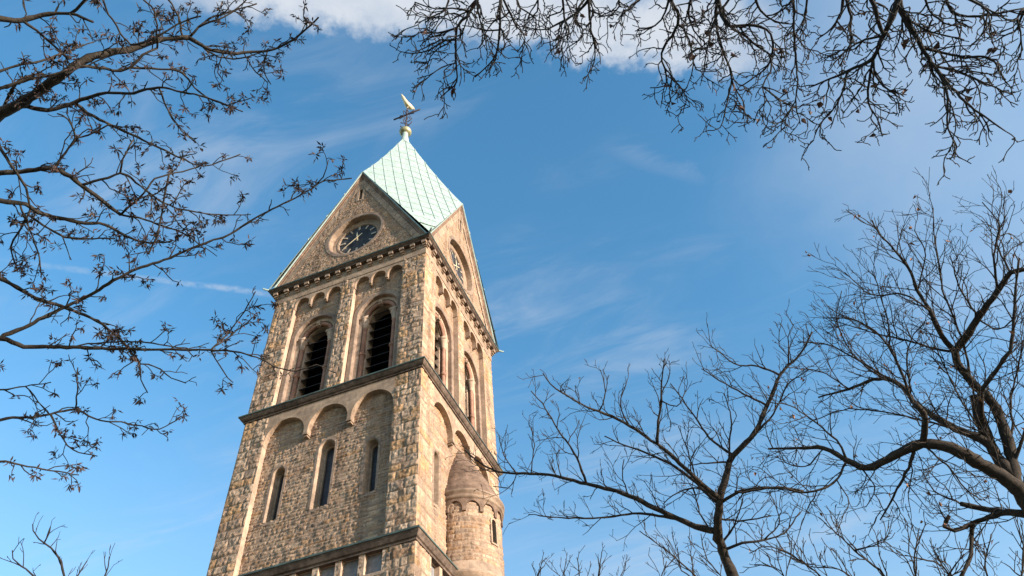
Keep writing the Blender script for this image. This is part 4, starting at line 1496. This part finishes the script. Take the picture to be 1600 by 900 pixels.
# ---- the big old tree at the right edge
c6 = crop(1160, 300, 1.5)
ot_base = at(1700, 900, 14.0)
ot = Tree('old_tree', 'big spreading bare tree at right edge with thick crooked limbs and pruned stubs', 14.0, BK_R, 404, ot_base[:2] + np.array([.8, -.4]))
OT = [
    (c6([(700, 770), (660, 715), (630, 680), (560, 640), (500, 605), (440, 590), (400, 595), (340, 625), (290, 645), (245, 625), (190, 600), (130, 600), (60, 605)]), 32, 3),
    (c6([(655, 705), (640, 670), (620, 580), (590, 500), (540, 450), (505, 400), (500, 375), (530, 330), (550, 295), (600, 230), (630, 190), (670, 180)]), 22, 7),
    (c6([(500, 375), (470, 340), (440, 280), (410, 230), (390, 170), (330, 110), (300, 65)]), 10, 2),
    (c6([(635, 665), (590, 610), (560, 540), (545, 478)]), 20, 15),
    (c6([(562, 545), (560, 470), (590, 420), (610, 390), (625, 370), (640, 250), (650, 160)]), 10, 3),
    (c6([(600, 620), (560, 580), (500, 555), (440, 520), (400, 490), (380, 460), (330, 440), (250, 460), (180, 480)]), 17, 2.5),
    (c6([(430, 588), (430, 550), (425, 520), (405, 500)]), 11, 10),
    (c6([(400, 490), (370, 420), (330, 350), (270, 300), (190, 290)]), 6, 1.8),
    (c6([(380, 460), (300, 410), (200, 360), (130, 350)]), 5, 1.8),
    (c6([(700, 760), (660, 755), (600, 750), (550, 740), (510, 730)]), 14, 7),
    (c6([(620, 752), (540, 775), (500, 795), (475, 785), (490, 760)]), 9, 5),
    (c6([(540, 780), (535, 850), (520, 890), (500, 930)]), 8, 5),
    (c6([(395, 597), (385, 650), (360, 700), (340, 735), (320, 770)]), 7, 2.5),
    (c6([(245, 625), (220, 580), (160, 530), (110, 500), (60, 490)]), 4.5, 1.6),
    (c6([(245, 625), (225, 670), (200, 690), (150, 705), (90, 695), (0, 705), (-20, 700)]), 4.5, 3),
    (c6([(540, 440), (500, 300), (470, 230), (450, 100), (448, 40)]), 4.5, 1.6),
    (c6([(550, 300), (510, 220), (490, 150)]), 4, 1.6),
    (c6([(600, 230), (590, 150), (600, 80), (560, 20)]), 4.5, 1.5),
    (c6([(625, 195), (600, 110), (620, 50)]), 4, 1.5),
    (c6([(500, 385), (400, 350), (300, 330), (210, 300)]), 4.5, 1.5),
    (c6([(560, 580), (450, 540), (350, 520), (250, 510), (150, 540)]), 4.5, 1.5),
    (c6([(650, 600), (630, 500), (640, 440), (660, 350)]), 5, 2),
    (c6([(420, 600), (480, 640), (520, 690), (560, 720)]), 3.5, 2),
    (c6([(440, 280), (380, 240), (300, 240), (240, 190)]), 3.5, 1.4),
    (c6([(390, 480), (392, 360), (430, 300)]), 3.5, 1.6),
    (c6([(350, 360), (330, 260), (300, 180)]), 3, 1.4),
    (c6([(280, 645), (310, 690), (290, 740)]), 3, 1.4),
    (c6([(190, 600), (150, 640), (80, 630)]), 2.8, 1.4),
    (c6([(510, 730), (450, 700), (420, 650)]), 3.5, 1.5),
    (c6([(540, 300), (600, 320), (640, 290)]), 3.5, 1.5),
    (c6([(410, 230), (430, 150), (400, 90)]), 3, 1.4),
    (c6([(600, 620), (520, 500), (480, 420), (440, 330)]), 4, 1.6),
    (c6([(330, 440), (260, 380), (220, 300), (230, 230)]), 3.5, 1.4),
    (c6([(250, 460), (180, 420), (120, 410)]), 2.8, 1.4),
    (c6([(640, 640), (660, 560), (690, 480)]), 6, 3),
]
for p, d0, d1 in OT: ot.trace(p, d0 * .78, d1 * .85)
tb = ot.base; p0 = ot.limbs[0][0][0]
W = catmull([tb, tb + [0, .0, 2.2], tb * .4 + p0 * .6 + np.array([.05, 0, .4]), p0], .3)
otrunk = (W, np.linspace(.42, ot.limbs[0][1][0], len(W)))
PO = dict(dens=[5.6, 5.6, 4.4], len=[1.0, .48, .22], seg=[.12, .09, .07], ang=(22, 55), up=.12, trop=.04, wob=.20, rad=[.011, .007, .0052], rmin=.004, t0=[.08, .12, .2])
for W, R, _ in list(ot.limbs): ot.grow(W, R, 0, PO)
ot.connect(otrunk, .5)
ot.finish(None, otrunk)
tips = [t for t in ot.tips if ot.r.random() < .022]
blades(ot, 'orange_leaves', ORANGE, tips, 1.5, .085, .03, .7, 8)


# ---- smaller crowns whose tops only just reach the picture
def low_tree(name, label, stems, dist, seed, base, bark, P, leaf, share, trunk_r=.16, group=None):
    t = Tree(name, label, dist, bark, seed, base, group)
    for p, d0, d1 in stems: t.trace(p, d0, d1, wob=.15)
    tb = t.base; zt = min(W[0][2] for W, R, _ in t.limbs) - .4
    c = np.mean([W[0] for W, R, _ in t.limbs], axis=0)
    top = np.array([c[0], c[1], zt])
    W = catmull([tb, tb * .6 + top * .4 + np.array([.1, .05, 0]), top], .4)
    tr = (W, np.linspace(trunk_r, trunk_r * .3, len(W)))
    for W_, R_, _ in list(t.limbs): t.grow(W_, R_, 0, P)
    t.connect(tr, .9, .02)
    t.finish(None, tr)
    tips = [x for x in t.tips if t.r.random() < share]
    if tips: blades(t, 'dry_leaves', leaf, tips, 1.2, .08, .03, .7, seed)
    return t


c7 = crop(0, 760, 4.0)
PB = dict(dens=[4.0, 3.5, 3], len=[.85, .4, .2], seg=[.12, .09, .07], ang=(22, 50), up=.3, trop=.06, wob=.15, rad=[.013, .010, .008], rmin=.007, t0=[.1, .15, .2])
PS = dict(PB); PS['len'] = [.6, .3, .14]; PS['rmin'] = .0055
b = at(100, 980, 19)
low_tree('small_tree', 'twiggy treetop just reaching up at the bottom left corner', [
    (c7([(430, 640), (400, 560), (380, 470), (320, 380), (240, 320), (205, 270), (200, 230)]), 3.5, 1.4),
    (c7([(300, 355), (320, 300), (325, 245)]), 2, 1.2),
    (c7([(260, 620), (200, 555), (130, 500), (80, 450), (75, 400)]), 3, 1.3),
    (c7([(640, 640), (655, 570), (675, 500), (680, 440)]), 2.6, 1.3),
    (c7([(480, 640), (500, 560), (545, 470)]), 2.4, 1.3),
], 19, 505, b[:2], BK_T, PS, DRYLEAF, .02)
b = at(880, 990, 22)
low_tree('small_tree', 'twiggy treetop peeping over the bottom edge right beside the turret', [
    ([(835, 940), (840, 900), (850, 885)], 2.4, 1.2), ([(870, 950), (880, 900), (885, 875)], 2.4, 1.2), ([(900, 950), (905, 900), (903, 868)], 2.4, 1.2),
    ([(930, 950), (935, 900), (943, 862)], 2.4, 1.2), ([(975, 950), (970, 910), (973, 890)], 2.2, 1.2),
], 22, 506, b[:2], BK_T, PB, DRYLEAF, .03)
b = at(1120, 1010, 19)
low_tree('small_tree', 'thin bare treetop under the slender tree, its longest shoot rising left of the trunk', [
    (c5([(760, 960), (700, 900), (610, 820), (510, 750)]), 3.2, 1.3), (c5([(560, 960), (590, 890), (600, 850)]), 2.2, 1.2), (c5([(700, 960), (650, 880), (640, 800)]), 2.2, 1.2),
    (c5([(840, 960), (740, 850), (720, 760)]), 2.4, 1.2),
], 19, 507, b[:2], BK_R, PB, DRYLEAF, .02)
b = at(1400, 1010, 16)
PG = dict(PB); PG['dens'] = [5.0, 4.5, 3.5]
low_tree('small_tree', 'dense twiggy treetop with orange leaves below the big old tree', [
    (c6([(360, 960), (330, 895), (260, 840), (180, 760)]), 4, 1.3), (c6([(240, 960), (150, 870), (60, 830), (20, 845)]), 3.4, 1.3),
    (c6([(420, 960), (400, 880), (410, 800)]), 3.4, 1.3), (c6([(300, 960), (240, 890), (160, 880)]), 3, 1.3),
    (c6([(520, 960), (470, 880), (380, 850)]), 3.4, 1.3), (c6([(600, 960), (570, 880), (580, 800)]), 3.4, 1.3), (c6([(640, 960), (660, 850), (640, 780)]), 3.4, 1.3),
    (c6([(100, 960), (90, 890), (30, 870)]), 2.6, 1.3), (c6([(460, 960), (480, 900), (520, 850)]), 3, 1.3), (c6([(260, 840), (330, 820), (350, 780)]), 2.2, 1.2),
], 16, 508, b[:2], BK_R, PG, ORANGE, .02)
